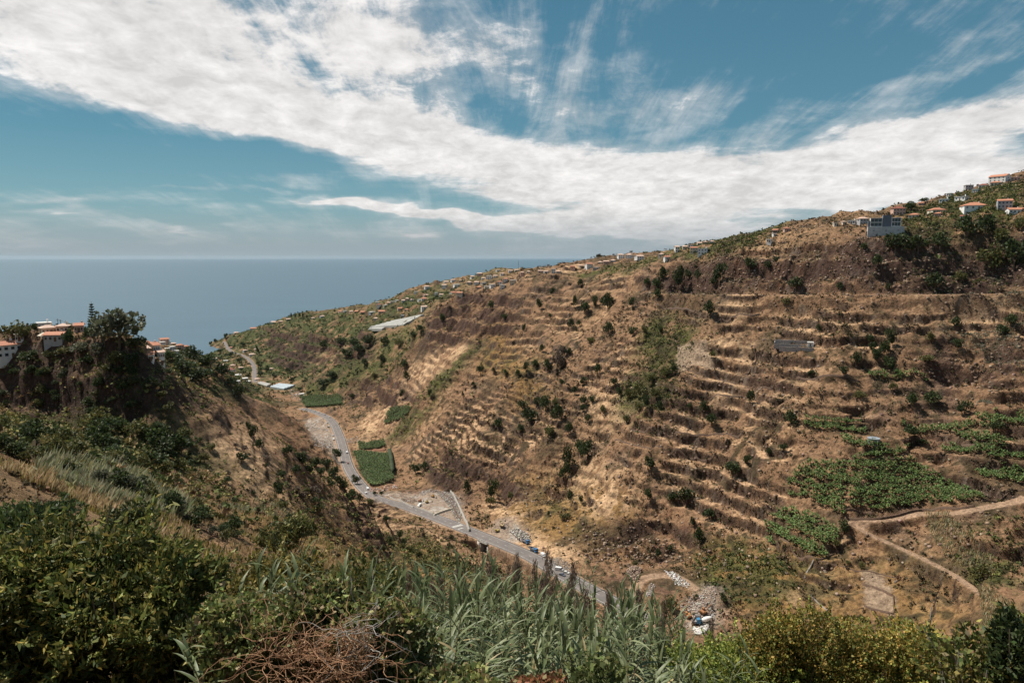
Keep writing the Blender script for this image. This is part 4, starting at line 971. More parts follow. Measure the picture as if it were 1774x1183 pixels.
def dashes():
    V = []; F = []
    def quad(a, b, o, w):
        P, _ = resample(ROAD, ROAD_S, .5); i0 = int(a/.5); i1 = min(int(b/.5), len(P)-1)
        if i1 <= i0+1: return
        Q = P[i0:i1+1]; A = offset_line(Q, o-w/2, .125); B = offset_line(Q, o+w/2, .125)
        n0 = len(V); V.extend(A.tolist()); V.extend(B.tolist()); k = len(Q)
        for i in range(k-1): F.append((n0+i, n0+k+i, n0+k+i+1, n0+i+1))
    Ltot = ROAD_S[-1]; s = 2
    while s < Ltot-6: quad(s, s+3, 0.0, .16); s += 9
    quad(3, Ltot-3, 4.6, .14); quad(3, Ltot-3, -4.6, .14)
    x, y, _ = march(height, [780], [914], y0=230); _, sc_, _ = polydist(x, y, ROAD[:, :2]); sc = float(sc_[0])
    for i in range(8): quad(sc-2, sc+2, -3.7+i*1.05, .55)
    quad(sc-8, sc-7.4, -2.1, 3.9); quad(sc+7.4, sc+8, 2.1, 3.9)
    tag(np_mesh("road_markings", V, F, PAINT), 'white lane lines and crossing bars painted on the road', kind='structure')
dashes()
DIRT = mat("pale dirt", (0.40, 0.285, 0.19), nscale=.5, namp=.2, bump=.5)

def wall_line(name, pts, h, th, m, label, cat='wall', below=1.5, cren=0.0, pix=True, group=None, capm=None, steps=True):
    if pix: x, y, z = P3s(pts)
    else: x, y = np.array(pts)[:, 0], np.array(pts)[:, 1]
    P = smooth_line(np.stack([x, y], 1), it=2); s = np.concatenate([[0], np.cumsum(np.hypot(*np.diff(P, axis=0).T))])
    q = np.arange(0, s[-1], max(1.2, s[-1]/160)); X = np.interp(q, s, P[:, 0]); Y = np.interp(q, s, P[:, 1]); Z = height(X, Y)
    for _ in range(3): Z[1:-1] = (Z[:-2]+Z[1:-1]*2+Z[2:])/4
    Q = np.column_stack([X, Y, Z]); A = offset_line(Q, -th/2); B = offset_line(Q, th/2); n = len(Q)
    top = h*(1+cren*rng.uniform(-1, 1, n)); V = np.concatenate([A-[0, 0, below], B-[0, 0, below], A+np.column_stack([0*top, 0*top, top]), B+np.column_stack([0*top, 0*top, top])]); F = []
    for i in range(n-1):
        F += [(i, i+1, 2*n+i+1, 2*n+i), (n+i+1, n+i, 3*n+i, 3*n+i+1), (2*n+i, 2*n+i+1, 3*n+i+1, 3*n+i)]
    F += [(0, 2*n, 3*n, n), (n-1, 2*n-1, 4*n-1, 3*n-1)]
    o = np_mesh(name, V, F, m); tag(o, label, cat, group); return o
def retaining():
    P, s = resample(ROAD, ROAD_S, 1.5); k = (s > OPEN_S[1]) & (s < WALL_S1); Q = offset_line(P[k], 6.85*(1 if WSGN > 0 else -1))
    n = len(Q); th = .5*WSGN
    A = Q; B = offset_line(P[k], (6.85+.6)*WSGN)
    t = empty('retaining_wall', tuple(Q[n//2])); tag(t, 'long pale concrete retaining wall holding up the outer edge of the road', 'retaining wall')
    off = np.array(t.location)
    def strip(A, B, z0, z1):
        V = np.concatenate([A+[0, 0, z0], B+[0, 0, z0], A+[0, 0, z1], B+[0, 0, z1]])-off; F = []; n = len(A)
        for i in range(n-1): F += [(i, i+1, 2*n+i+1, 2*n+i), (n+i+1, n+i, 3*n+i, 3*n+i+1), (2*n+i, 2*n+i+1, 3*n+i+1, 3*n+i), (i, n+i, n+i+1, i+1)]
        F += [(0, 2*n, 3*n, n), (n-1, 2*n-1, 4*n-1, 3*n-1)]; return V, F
    V, F = strip(A, B, -WALL_H-1.5, .25); np_mesh('wall_face', V, F, mat("weathered retaining concrete", (0.42, 0.38, 0.33), nscale=.35, namp=.35, bump=.5), parent=t)
    A2 = offset_line(P[k], 6.75*WSGN); B2 = offset_line(P[k], 7.6*WSGN); V, F = strip(A2, B2, .25, .55); np_mesh('coping', V, F, CONC(), parent=t)
    for i in range(4, n-1, 6):      # buttress ribs
        c = B[i]-off; q = offset_line(P[k], (7.9)*WSGN)[i]-off; d = (B[i+1]-B[i])[:2]; d /= np.linalg.norm(d)
        e = np.array([d[0]*.3, d[1]*.3, 0]); V = [c-e, c+e, q+e, q-e]; V = [v+[0, 0, -WALL_H-1.5] for v in V]+[v+[0, 0, .2] for v in V]
        np_mesh('buttress', V, [(0, 1, 5, 4), (1, 2, 6, 5), (2, 3, 7, 6), (3, 0, 4, 7), (4, 5, 6, 7)], CONC(), parent=t)
    k = (s >= OPEN_S[0]-1) & (s <= OPEN_S[1]+1); Pk = P[k]
    if len(Pk) > 2:
        c = Pk[len(Pk)//2]; b = empty('road_bridge', tuple(c)); tag(b, 'short concrete bridge where the stream passes under the road', 'bridge'); off = np.array(b.location)
        A = offset_line(Pk, 5.6*WSGN, -.95); B = offset_line(Pk, 7.6*WSGN, -.95); V, F = strip(A, B, 0, 1.0); np_mesh('bridge_deck', V, F, CONC(), parent=b)
        A = offset_line(Pk, 7.1*WSGN, 0); B = offset_line(Pk, 7.4*WSGN, 0); V, F = strip(A, B, 0.05, .8); np_mesh('parapet', V, F, CONC(), parent=b)
        for j in (0, -1):
            q0 = offset_line(Pk, .8*WSGN)[j]-off; q1 = offset_line(Pk, 7.4*WSGN)[j]-off; tt = (Pk[1]-Pk[0]); tt /= np.linalg.norm(tt); e = np.array([tt[0]*.6, tt[1]*.6, 0])
            V = [q0-e, q0+e, q1+e, q1-e]; V = [v+[0, 0, -9] for v in V]+[v+[0, 0, -.97] for v in V]
            np_mesh('abutment', V, [(0, 1, 5, 4), (1, 2, 6, 5), (2, 3, 7, 6), (3, 0, 4, 7), (4, 5, 6, 7)], CONC(), parent=b)
_q = offset_line(ROAD, 1.0); _, _, _s1 = polydist(_q[60:61, 0], _q[60:61, 1], ROAD[:, :2]); WSGN = 1 if _s1[0]*WALL_SIDE > 0 else -1
retaining()
wall_line('canal_wall', [(781,853),(790,868),(800,888),(808,905),(813,921)], 2.2, 1.3, mat("pale concrete", (.31, .285, .25), nscale=.5, namp=.2), 'pale concrete wall curving along the stream channel beside the builders yard')
wall_line('yard_wall', [(676,862),(695,869),(717,880)], 1.4, .5, mat("pale concrete", (.31, .285, .25)), 'low pale concrete wall on the left front edge of the yard')
wall_line('yard_wall', [(722,880),(737,885),(752,891)], 1.5, .5, mat("pale concrete", (.31, .285, .25)), 'low pale concrete wall beside the road at the yard entrance')
wall_line('yard_wall', [(752,893),(770,886),(783,882)], 1.5, .8, CREAM(), 'low white-topped wall across the near corner of the yard')
wall_line('yard_wall', [(745,851),(765,853),(779,866),(788,886),(796,900)], 1.6, .6, STONE(), 'dark curved stone wall behind the yard above the stream')
wall_line('rusty_wall', [(634,782),(650,781),(668,779)], 2.0, .8, mat("rusty red block", (.34, .16, .10), nscale=1.2, namp=.4), 'long rust-red wall at the far end of the square plantation')
wall_line('plantation_hedge', [(675,786),(678,800),(680,822)], 6.0, 4.0, mat("dark hedge", (.035, .05, .02), nscale=2, namp=.5, bump=1), 'tall dark hedge on the right side of the square plantation', 'hedge', cren=.15)
SW = [([(1463,898),(1510,901),(1550,896),(1580,887),(1605,884),(1660,884),(1690,877)], 2.6, 'dark stone wall between the plantation and the dirt track'),
 ([(1463,884),(1490,887),(1516,891)], 2.2, 'short stone wall under the lowest banana row left of the path'),
 ([(1484,791),(1530,794),(1580,796)], 1.8, 'straight stone wall above the uppermost row of the big plantation'),
 ([(1478,823),(1520,826),(1590,829)], 1.2, 'pale ledge wall crossing the middle of the big plantation'),
 ([(1640,764),(1690,776),(1737,790)], 1.8, 'sloping stone wall below the middle right banana strip'),
 ([(1660,757),(1700,768),(1726,781)], 1.2, 'short sloping stone wall above the middle right banana strip'),
 ([(1330,930),(1370,950),(1400,966),(1420,972),(1445,960)], 1.6, 'stone wall around the lower tip of the sloping banana rows'),
 ([(1700,868),(1735,862),(1774,850)], 1.8, 'low dark stone wall along the upper end of the dirt track'),
 ([(1415,972),(1450,978),(1490,990),(1530,993),(1562,1000)], .7, 'low stone wall along the top of the bare plots'),
 ([(1495,1012),(1520,1020),(1547,1032)], 2.0, 'dark stone wall stepping across the bare plots'),
 ([(1497,1050),(1520,1057),(1549,1063)], 1.6, 'stone wall at the lower edge of the bare plots'),
 ([(1547,1032),(1549,1063)], 1.4, 'short stone wall on the right side of the lower bare plot'),
 ([(1170,640),(1200,645),(1240,652),(1278,664)], 1.6, 'stone wall under the pale abandoned plot in mid slope'),
 ([(1278,664),(1300,648),(1311,625),(1308,606)], 2.0, 'curved stone wall on the right of the pale abandoned plot'),
 ([(1232,550),(1262,556),(1300,553),(1318,545)], 2.4, 'curved stone wall holding the round straw-coloured terrace'),
 ([(1135,528),(1170,532),(1205,538)], 2.4, 'long dark stone wall across the top of the green meadow'),
 ([(1090,742),(1130,748),(1160,757),(1190,755),(1245,750),(1290,746)], 2.0, 'long wavy stone wall across the middle terraces'),
 ([(1065,762),(1100,772),(1140,776),(1185,783),(1240,787)], 1.8, 'wavy stone wall two terraces below the long one'),
 ([(1228,694),(1265,690),(1300,680),(1342,668)], 2.4, 'dark stone wall beside the lone tree on the terraces'),
 ([(1380,655),(1430,657),(1490,662)], 2.2, 'long dark stone wall under the narrow green terrace'),
]
for px, h, lab in SW: wall_line('stone_wall', px, h*.5, .6, STONE(), lab, 'stone wall', cren=.18)
for px, lab in (([(1409,970),(1402,984),(1394,1002)], 'narrow pale concrete water channel dropping past the plantation corner'), ([(1403,1030),(1420,1045),(1438,1060)], 'narrow pale concrete water channel ending behind the yellow-green bushes')):
    wall_line('water_channel', px, .3, .7, mat("stained concrete", (.24, .21, .175), nscale=.6, namp=.3), lab, 'water channel')

# ------------------------------------------------------------------ houses
def roof_mesh(kind, w, d, h, oh=.5, rise=None):
    b = MB(); W, Dp = w/2+oh, d/2+oh
    if kind == 'flat':
        b.box(-W+.1, W-.1, -Dp+.1, Dp-.1, h, h+.35)
    elif kind == 'hip':
        r = rise or min(w, d)*.24; k = max(W-Dp, 0.02)
        if W >= Dp: A, B = (-k, 0, h+r), (k, 0, h+r)
        else: k = Dp-W; A, B = (0, -k, h+r), (0, k, h+r)
        V = [(-W, -Dp, h), (W, -Dp, h), (W, Dp, h), (-W, Dp, h), A, B, (-W, -Dp, h-.18), (W, -Dp, h-.18), (W, Dp, h-.18), (-W, Dp, h-.18)]
        if W >= Dp: F = [(0, 1, 5, 4), (1, 2, 5), (2, 3, 4, 5), (3, 0, 4)]
        else: F = [(0, 1, 4), (1, 2, 5, 4), (2, 3, 5), (3, 0, 4, 5)]
        b.add(V, F+[(6, 7, 1, 0), (7, 8, 2, 1), (8, 9, 3, 2), (9, 6, 0, 3), (9, 8, 7, 6)])
    else:
        r = rise or d*.22
        b.add([(-W, -Dp, h), (W, -Dp, h), (W, 0, h+r), (-W, 0, h+r), (W, Dp, h), (-W, Dp, h), (-W, -Dp, h-.2), (W, -Dp, h-.2), (W, 0, h+r-.2), (-W, 0, h+r-.2), (W, Dp, h-.2), (-W, Dp, h-.2)],
              [(0, 1, 2, 3), (3, 2, 4, 5), (7, 6, 9, 8), (8, 9, 11, 10), (0, 6, 7, 1), (5, 4, 10, 11), (1, 7, 8, 2), (2, 8, 10, 4), (0, 3, 9, 6), (3, 5, 11, 9)])
    return b
WALLM = {'w': WHITE, 'c': CREAM, 'g': GREYP, 'r': ROSE}; ROOFM = {'o': TILE, 'p': TILE2, 'd': TILE3, 'f': PALE}
WNAME = {'w': 'white', 'c': 'cream', 'g': 'grey', 'r': 'rose-walled'}; RNAME = {'o': 'orange-roofed', 'p': 'pink-roofed', 'd': 'dark-roofed', 'f': 'flat-roofed'}
houses = []
def house(u, v, wpx, wall, roof, zone, storeys=None, rz=None, depth=.72, kind=None, label=None, D=None, nwin=None):
    x, y, z = ground(u, v); Dv = y*cP-z*sP; w = wpx*.88*Dv/F_PX; st = storeys or (2 if rng.uniform() < .45 else 1); h = 2.9*st+.3; d = max(w*depth, 5)
    face = math.atan2(-x, -y); yaw = -face+math.pi if False else math.atan2(-x, y)
    yaw = math.atan2(y, x)-math.pi/2+(rng.uniform(-.55, .55) if rz is None else rz)
    t = empty('house', (x, y, z-.7), yaw)
    b = MB(); b.box(-w/2, w/2, -d/2, d/2, -4.5, h)
    kd = kind or ('flat' if roof == 'f' else ('hip' if rng.uniform() < .6 else 'gable'))
    if kd == 'gable':
        r = d*.22; b.add([(-w/2, -d/2, h), (-w/2, d/2, h), (-w/2, 0, h+r-.22)], [(0, 2, 1)]); b.add([(w/2, -d/2, h), (w/2, d/2, h), (w/2, 0, h+r-.22)], [(0, 1, 2)])
    b.build('wall', WALLM[wall](), t)
    rf = roof_mesh(kd, w, d, h).build('roof', ROOFM[roof](), t)
    if wpx >= 11:
        c = MB(); c.box(w*.22, w*.22+.7, d*.1, d*.1+.7, h, h+max(1.6, d*.24+.6)); c.build('chimney', WALLM[wall](), rf)
    n = nwin or (2 if wpx < 9 else (3 if wpx < 22 else 4)); fr = WALLM[wall]() if wall != 'w' else mat("painted frame", (.5, .5, .48))
    for s in range(st):
        for i in range(n):
            cx = -w/2+w*(i+.5)/n; ww = min(1.3, w/n*.5); z0 = s*2.9+.95; hh = 1.25
            if s == 0 and i == n//2:
                dr = MB(); dr.box(cx-.55, cx+.55, -d/2-.05, -d/2+.05, 0.05, 2.15); dr.build('door', WOODC(), t); continue
            f = MB(); f.box(cx-ww/2-.12, cx+ww/2+.12, -d/2-.04, -d/2+.04, z0-.12, z0+hh+.12); wd = f.build('window', fr, t)
            if wpx >= 9:
                g = MB(); g.box(cx-ww/2, cx+ww/2, -d/2-.07, -d/2-.03, z0, z0+hh); g.build('pane', GLASSD(), wd)
            else: wd.data.materials.clear(); wd.data.materials.append(GLASSD())
    for sx in (-1, 1):
        if wpx < 8: break
        f = MB(); f.box(min(sx*(w/2-.04), sx*(w/2+.05)), max(sx*(w/2-.04), sx*(w/2+.05)), -.6, .6, 1.0+2.9*(st-1), 2.2+2.9*(st-1)); f.build('window', GLASSD(), t)
    t['category'] = 'house'
    if label: t['label'] = label; t['group'] = 'houses '+zone
    else: t['zone'] = zone; t['_u'] = float(u); t['_w'] = w; t['_adj'] = f"{WNAME[wall]} {RNAME[roof]}"; houses.append(t)
    return t
HZ = {
 'high on the right-hand ridge': [(1686,362,40,'w','o',1),(1622,369,26,'c','o',1),(1583,377,18,'c','o',1),(1625,375,11,'r','o',1),(1555,371,22,'r','d',2),(1739,360,24,'g','o',2),(1757,369,26,'w','o',1),(1666,346,20,'w','f',1),(1636,350,16,'w','f',1),(1731,315,30,'w','o',2),(1724,321,18,'c','o',1),(1703,325,16,'w','d',1),(1677,330,14,'g','f',2),(1757,312,16,'r','f',1),(1671,380,14,'w','d',1),(1596,356,9,'r','o',1),(1645,340,7,'w','f',1),(1690,333,10,'w','f',1)],
 'on the skyline left of the concrete house': [(1476,387,13,'w','f',1),(1494,389,18,'g','p',2),(1344,403,10,'r','o',1),(1362,400,10,'r','o',1),(1341,409,6,'w','f',1),(1333,419,8,'w','f',1),(1447,391,8,'c','f',1),(1461,389,7,'c','p',1)],
 'on the green shoulder right of the horizon': [(1075,448,12,'w','p',2),(1090,448,12,'w','p',2),(1107,451,15,'w','p',2),(1020,464,13,'w','o',2),(1033,467,11,'g','f',1),(1040,457,9,'c','p',1),(1050,456,10,'r','p',1),(1062,454,9,'w','p',1),(1155,449,11,'w','o',1),(1202,438,13,'c','o',2),(1218,440,18,'w','f',2),(1146,444,9,'w','p',1),(1172,436,8,'w','p',2),(1186,431,8,'c','p',1),(1197,428,8,'w','f',1),(1211,425,8,'c','p',1),(1222,423,7,'r','p',1),(1233,422,8,'w','p',1),(992,465,9,'r','d',1),(1006,463,9,'c','p',1)],
 'in the crowded village on the middle ridge': [(876,489,10,'w','o',2),(866,494,8,'w','o',2),(853,499,10,'w','f',2),(871,500,9,'w','f',2),(889,492,12,'c','f',2),(843,499,8,'c','f',1),(830,500,9,'r','o',1),(847,483,11,'w','f',2),(838,484,9,'g','p',1),(858,480,8,'w','p',1),(870,476,8,'w','p',1),(884,471,8,'w','p',1),(863,470,9,'w','f',1),(895,470,8,'c','p',1),(905,475,8,'r','p',1),(916,473,8,'c','p',1),(936,472,8,'r','p',1),(946,473,9,'w','p',1),(959,473,7,'w','f',2),(968,473,8,'c','p',1),(793,495,16,'w','f',1),(785,489,9,'w','p',2),(800,488,9,'r','p',1),(819,481,9,'w','p',1),(831,476,9,'r','p',1),(813,491,9,'g','p',1),(826,491,9,'w','p',1),(838,492,9,'g','f',1)],
 'among the banana fields on the far slope': [(785,509,12,'w','o',1),(797,510,12,'c','o',1),(770,498,9,'w','p',2),(773,490,9,'w','p',1),(740,500,10,'w','p',2),(757,509,8,'w','f',1),(738,513,10,'r','p',1),(735,519,12,'w','o',1),(728,521,9,'w','f',1),(700,522,9,'w','p',1),(689,522,9,'w','f',1),(706,519,8,'r','p',1),(714,521,8,'w','p',1),(657,531,9,'w','d',2),(669,532,9,'g','f',2),(654,525,7,'w','f',1),(675,526,7,'c','p',1),(630,542,12,'r','o',1),(619,541,9,'r','o',1),(609,541,8,'r','p',1),(645,542,12,'g','f',1),(663,541,14,'r','o',1),(694,538,12,'r','o',2),(705,538,8,'c','o',1),(735,536,12,'w','p',2),(652,553,10,'c','p',1),(698,550,6,'w','f',2),(680,524,7,'c','f',1),(721,507,7,'w','f',1),(765,512,8,'w','p',1)],
 'along the farthest ridge above the sea': [(440,561,12,'c','o',1),(475,556,10,'w','p',1),(487,558,8,'r','p',1),(500,554,8,'c','p',1),(558,549,8,'w','p',1),(590,541,8,'w','o',1),(598,540,6,'w','f',1),(410,576,10,'c','p',1),(359,611,13,'c','o',2),(403,603,8,'r','o',1),(437,615,11,'w','p',1),(382,634,12,'w','p',1),(543,552,7,'c','p',1)],
 'at the mouth of the valley': [(372,622,10,'w','p',1),(392,626,9,'w','f',1),(404,634,9,'c','p',1),(418,638,8,'w','p',1),(430,662,10,'w','f',1),(446,658,9,'w','p',1),(456,664,9,'w','o',1),(412,662,9,'w','f',1),(425,608,8,'w','p',1),(445,606,8,'c','p',1),(470,640,8,'w','p',1),(378,640,9,'w','o',1),(500,672,9,'w','f',1),(523,684,9,'c','f',1)],
 'in the village clustered on the left knoll': [(285,590,16,'r','o',2),(272,597,9,'w','f',1),(262,596,9,'r','o',1),(256,594,8,'r','o',1),(282,598,9,'w','f',2),(291,597,9,'w','f',2),(301,597,9,'c','p',1),(270,607,12,'w','f',2),(262,611,9,'c','p',1),(268,617,12,'w','o',2),(281,615,9,'w','f',1),(290,606,9,'w','f',1),(299,606,10,'g','f',2),(312,603,13,'r','o',2),(323,605,12,'r','o',2),(305,610,10,'w','f',1),(285,624,9,'w','f',1),(277,629,11,'w','p',2),(292,617,10,'g','f',1),(263,622,9,'w','o',1)],
}
for zone, lst in HZ.items():
    for (u, v, w, wl, rf, st) in lst: house(u, v, w, wl, rf, zone, st)
label_by_order(houses, 'house')
def big_building():
    o = house(396, 644, 22, 'w', 'd', '', 2, rz=.35, kind='hip', label='big white building with red roof beside the far valley road'); o['category'] = 'building'; o['group'] = 'buildings by the far valley road'; o.name = 'farm_building'
    for (u, v, w, lab) in ((411,651,14,'low white shed just right of the red-roofed building'), (424,657,12,'low white shed nearest the far road bend')):
        q = house(u, v, w, 'w', 'f', '', 1, rz=.2, label=lab); q['category'] = 'shed'; q.name = 'white_shed'; q['group'] = 'buildings by the far valley road'
big_building()
# houses on the left shoulder
NH = [
 (12,616,44,'w','o',.35,'gable','white house with orange roof at the left edge on the cliff',2,'house'),
 (98,588,34,'g','o',-.5,'gable','low grey-walled house with bright orange roof at the cliff edge',1,'house'),
 (84,576,26,'c','p',.2,'hip','cream house with wide light orange hip roof behind the grey-walled one',1,'house'),
 (110,573,20,'c','p',-.2,'hip','light orange hip-roofed wing right of the wide cream house',1,'house'),
 (138,572,15,'r','o',-.1,'gable','small orange-roofed house beside the tall silvery tree',1,'house'),
 (77,562,22,'w','f',.1,'flat','white domed-looking house topmost on the left shoulder',1,'house'),
 (34,588,13,'w','f',.0,'flat','tiny white flat outbuilding behind the left-edge house',1,'shed')]
for (u, v, w, wl, rf, rz, kd, lab, st, ct) in NH:
    h = house(u, v, w, wl, rf, 'x', st, rz, kind=kd, label=lab); h['group'] = 'houses on the left shoulder'; h['category'] = ct
def parasol(u, v, w, label):
    x, y, z = ground(u, v); D = y*cP-z*sP; r = w*D/F_PX/2; t = empty('garden_parasol', (x, y, z)); tag(t, label, 'parasol')
    b = MB(); n = 8; V = [(0, 0, 4.0)]+[(r*math.cos(i*math.pi/4), r*math.sin(i*math.pi/4), 2.5) for i in range(n)]+[(r*math.cos(i*math.pi/4), r*math.sin(i*math.pi/4), 2.2) for i in range(n)]
    F = [(0, 1+i, 1+(i+1) % n) for i in range(n)]+[(1+i, 9+i, 9+(i+1) % n, 1+(i+1) % n) for i in range(n)]; b.add(V, F); b.build('canopy', CREAM(), t)
    p = MB(); p.cyl((0, 0, -1), (0, 0, 4.1), .08, n=6); p.build('pole', GREYP(), t)
parasol(77, 590, 20, 'wide cream garden parasol in front of the grey-walled cliff house')

def concrete_house():
    x, y, z = ground(1534, 408); D = y*cP-z*sP; k = D/F_PX; yaw = math.atan2(y, x)-math.pi/2+.08
    t = empty('modern_house', (x, y, z), yaw); tag(t, 'unfinished modern house, white frames and slate tower on grey concrete base', 'house')
    W = 56*k; b = MB(); b.box(-W/2, W/2, 0, 11, -7, 15*k); b.build('concrete_base', mat('light concrete', (.48, .47, .46), nscale=.5, namp=.2, bump=.5), t)
    z0 = 15*k; WH = WHITE()
    b = MB(); b.box(-W*.10, W*.13, 1.5, 10, z0, z0+20*k); b.build('tower', mat("slate render", (.14, .16, .19), namp=.1), t)
    for (xa, xb, nm) in ((-W*.44, -W*.11, 'left'), (W*.14, W*.40, 'right')):
        f = MB()
        for zz in (z0, z0+7.2*k, z0+14.4*k): f.box(xa, xb, 1.0, 9, zz, zz+.9*k)
        f.box(xa, xa+.8*k, 1.0, 9, z0+.9*k, z0+7.2*k); f.box(xb-.8*k, xb, 1.0, 9, z0+.9*k, z0+7.2*k); f.box(xa, xa+.8*k, 1.0, 9, z0+8.1*k, z0+14.4*k); f.box(xb-.8*k, xb, 1.0, 9, z0+8.1*k, z0+14.4*k)
        w = f.build('block_frame', WH, t)
        g = MB(); g.box(xa+.8*k, xb-.8*k, 2.6, 8.8, z0+.9*k, z0+7.2*k); g.box(xa+.8*k, xb-.8*k, 2.6, 8.8, z0+8.1*k, z0+14.4*k); g.build('glazing', GLASSD(), w)
        for q in range(1, 3):
            c = MB(); xx = xa+(xb-xa)*q/3; c.box(xx-.15*k, xx+.15*k, 2.3, 2.58, z0+.9*k, z0+14.4*k); c.build('mullion', WH, w)
    b = MB(); b.box(-W*.5, -W*.45, 1.5, 9, z0, z0+11*k); b.build('side_wing', mat("slate render", (.14, .16, .19)), t)
    for q in range(3):
        b = MB(); b.box(-W/2+W*(q+.5)/3-.7, -W/2+W*(q+.5)/3+.7, -.06, .02, z0-3.4, z0-2.9); b.build('vent_slot', GLASSD(), t)
concrete_house()
def greenhouse(name, pix, label, m, rows_, rise=1.2, hgt=3.0):
    """long bays of pale sheeting over a world-space parallelogram"""
    x, y, z = P3s(pix); A, B, C_, D_ = [Vector((float(x[i]), float(y[i]), 0)) for i in range(4)]; zt = float(np.max(z))*0.5+float(np.mean(z))*.5+hgt
    t = empty(name, ((A.x+C_.x)/2, (A.y+C_.y)/2, zt-hgt)); tag(t, label, 'greenhouse'); off = Vector(t.location)
    zA = float(height(np.array([A.x]), np.array([A.y]))[0]); 
    def pt(s, r, dz): 
        p = A.lerp(B, s).lerp(D_.lerp(C_, s), r); q = (float(z[0])*(1-s)+float(z[1])*s)*(1-r)+(float(z[3])*(1-s)+float(z[2])*s)*r
        return (p.x-off.x, p.y-off.y, q+hgt+dz-off.z)
    for k in range(rows_):
        r0, r1 = k/rows_+.006, (k+1)/rows_-.006; b = MB()
        for s in range(6):
            s0, s1 = s/6, (s+1)/6
            V = [pt(s0, r0, 0), pt(s1, r0, 0), pt(s0, (r0+r1)/2, rise), pt(s1, (r0+r1)/2, rise), pt(s0, r1, 0), pt(s1, r1, 0)]; b.add(V, [(0, 1, 3, 2), (2, 3, 5, 4)])
        b.add([pt(0, r0, 0), pt(1, r0, 0), pt(1, r0, -hgt-2), pt(0, r0, -hgt-2)], [(0, 1, 2, 3)]); b.add([pt(0, r0, 0), pt(0, r1, 0), pt(0, r1, -hgt-2), pt(0, r0, -hgt-2)], [(0, 1, 2, 3)]); b.add([pt(1, r0, 0), pt(1, r1, 0), pt(1, r1, -hgt-2), pt(1, r0, -hgt-2)], [(3, 2, 1, 0)])
        b.build('roof_bay', m, t)
GHW = mat("pale greenhouse sheeting", (.36, .35, .32), rough=.5, nscale=.15, namp=.12)
greenhouse('greenhouse', [(640,569),(690,566),(722,549),(684,557)], 'large pale sheeted greenhouse on the plateau, upper and larger block', GHW, 5, .8)
greenhouse('greenhouse', [(690,566),(699,565),(735,547),(722,549)], 'pale sheeted greenhouse block running up to the brown rocks', GHW, 3, .8)
greenhouse('greenhouse', [(638,572),(662,572),(668,569),(650,569)], 'small pale greenhouse at the lower left of the plateau row', GHW, 2, .5)
greenhouse('greenhouse', [(468,672),(492,676),(512,669),(485,666)], 'blue-white glasshouse in the valley floor beside the far road', mat("bluish glasshouse sheet", (.38, .43, .46), rough=.4, nscale=.2, namp=.2), 4, .8)
greenhouse('greenhouse', [(446,666),(462,671),(470,667),(452,663)], 'small white glasshouse left of the bluish one in the valley floor', GHW, 2, .5)

def stone_tank():
    x, y, z = ground(1375, 600); D = y*cP-z*sP; k = D/F_PX; yaw = math.atan2(y, x)-math.pi/2; W = 64*k
    t = empty('stone_reservoir', (x, y, z+.6), yaw); tag(t, 'open rectangular reservoir of grey stone walls on the right slope', 'reservoir')
    b = MB(); b.box(-W/2, W/2, -.5, 0, -3, 1.0); b.build('front_wall', GREYS, t); b = MB(); b.box(-W/2, W/2, 8, 8.5, -1, 3.2); b.build('back_wall', GREYS, t)
    for s in (-1, 1):
        b = MB(); b.box(min(s*W/2, s*(W/2-.5)), max(s*W/2, s*(W/2-.5)), 0.002, 7.998, -2, 2.0); b.build('side_wall', GREYS, t)
    b = MB(); b.box(-W/2+.5, W/2-.5, 0, 8, -2, .1); b.build('floor', mat("dry tank floor", (.20, .15, .12)), t)
    b = MB(); b.box(-W*.36, W/2, -7.5, -7, -4, -.2); b.build('lower_wall', GREYS, t)
    b = MB()
    for i in range(10):
        xx = -W*.05+i*W*.055; b.box(xx-.06, xx+.06, -7.3, -7.2, -.2, 1.1)
    b.box(-W*.05, W/2, -7.28, -7.22, .9, 1.0); b.build('railing', WHITE(), t)
    h = empty('pump_hut', (x+math.cos(yaw)*(W/2-2.6)+math.sin(yaw)*2.2, y+math.sin(yaw)*(W/2-2.6)-math.cos(yaw)*2.2, z+.9), yaw); tag(h, 'small white hut at the right end of the stone reservoir', 'hut')
    b = MB(); b.box(-2, 2, -1.6, 1.6, -2, 3.0); b.build('wall', WHITE(), h); b = MB(); b.box(-2.3, 2.3, -1.9, 1.9, 3.0, 3.3); b.build('roof', PALE(), h); b = MB(); b.box(-.5, .5, -1.66, -1.58, 0, 2.1); b.build('door', WOODC(), h)
GREYS = mat("grey stone masonry", (.40, .36, .33), nscale=1.8, namp=.4, bump=1)
stone_tank()
def water_tank():
    x, y, z = ground(1513, 765); D = y*cP-z*sP; r = 10*D/F_PX; t = empty('water_tank', (x, y, z)); tag(t, 'round grey-blue water tank among the upper banana plants', 'water tank')
    b = MB(); b.lathe([(r, -2), (r, 2.2), (r+.15, 2.2), (r+.15, 2.5), (r-.2, 2.5)], n=28); b.build('shell', mat("grey-blue tank", (.24, .27, .30)), t)
    b = MB(); b.lathe([(r-.22, 2.3), (.1, 2.62)], n=28); b.build('cover', mat("dark tank cover", (.10, .11, .13)), t)
water_tank()
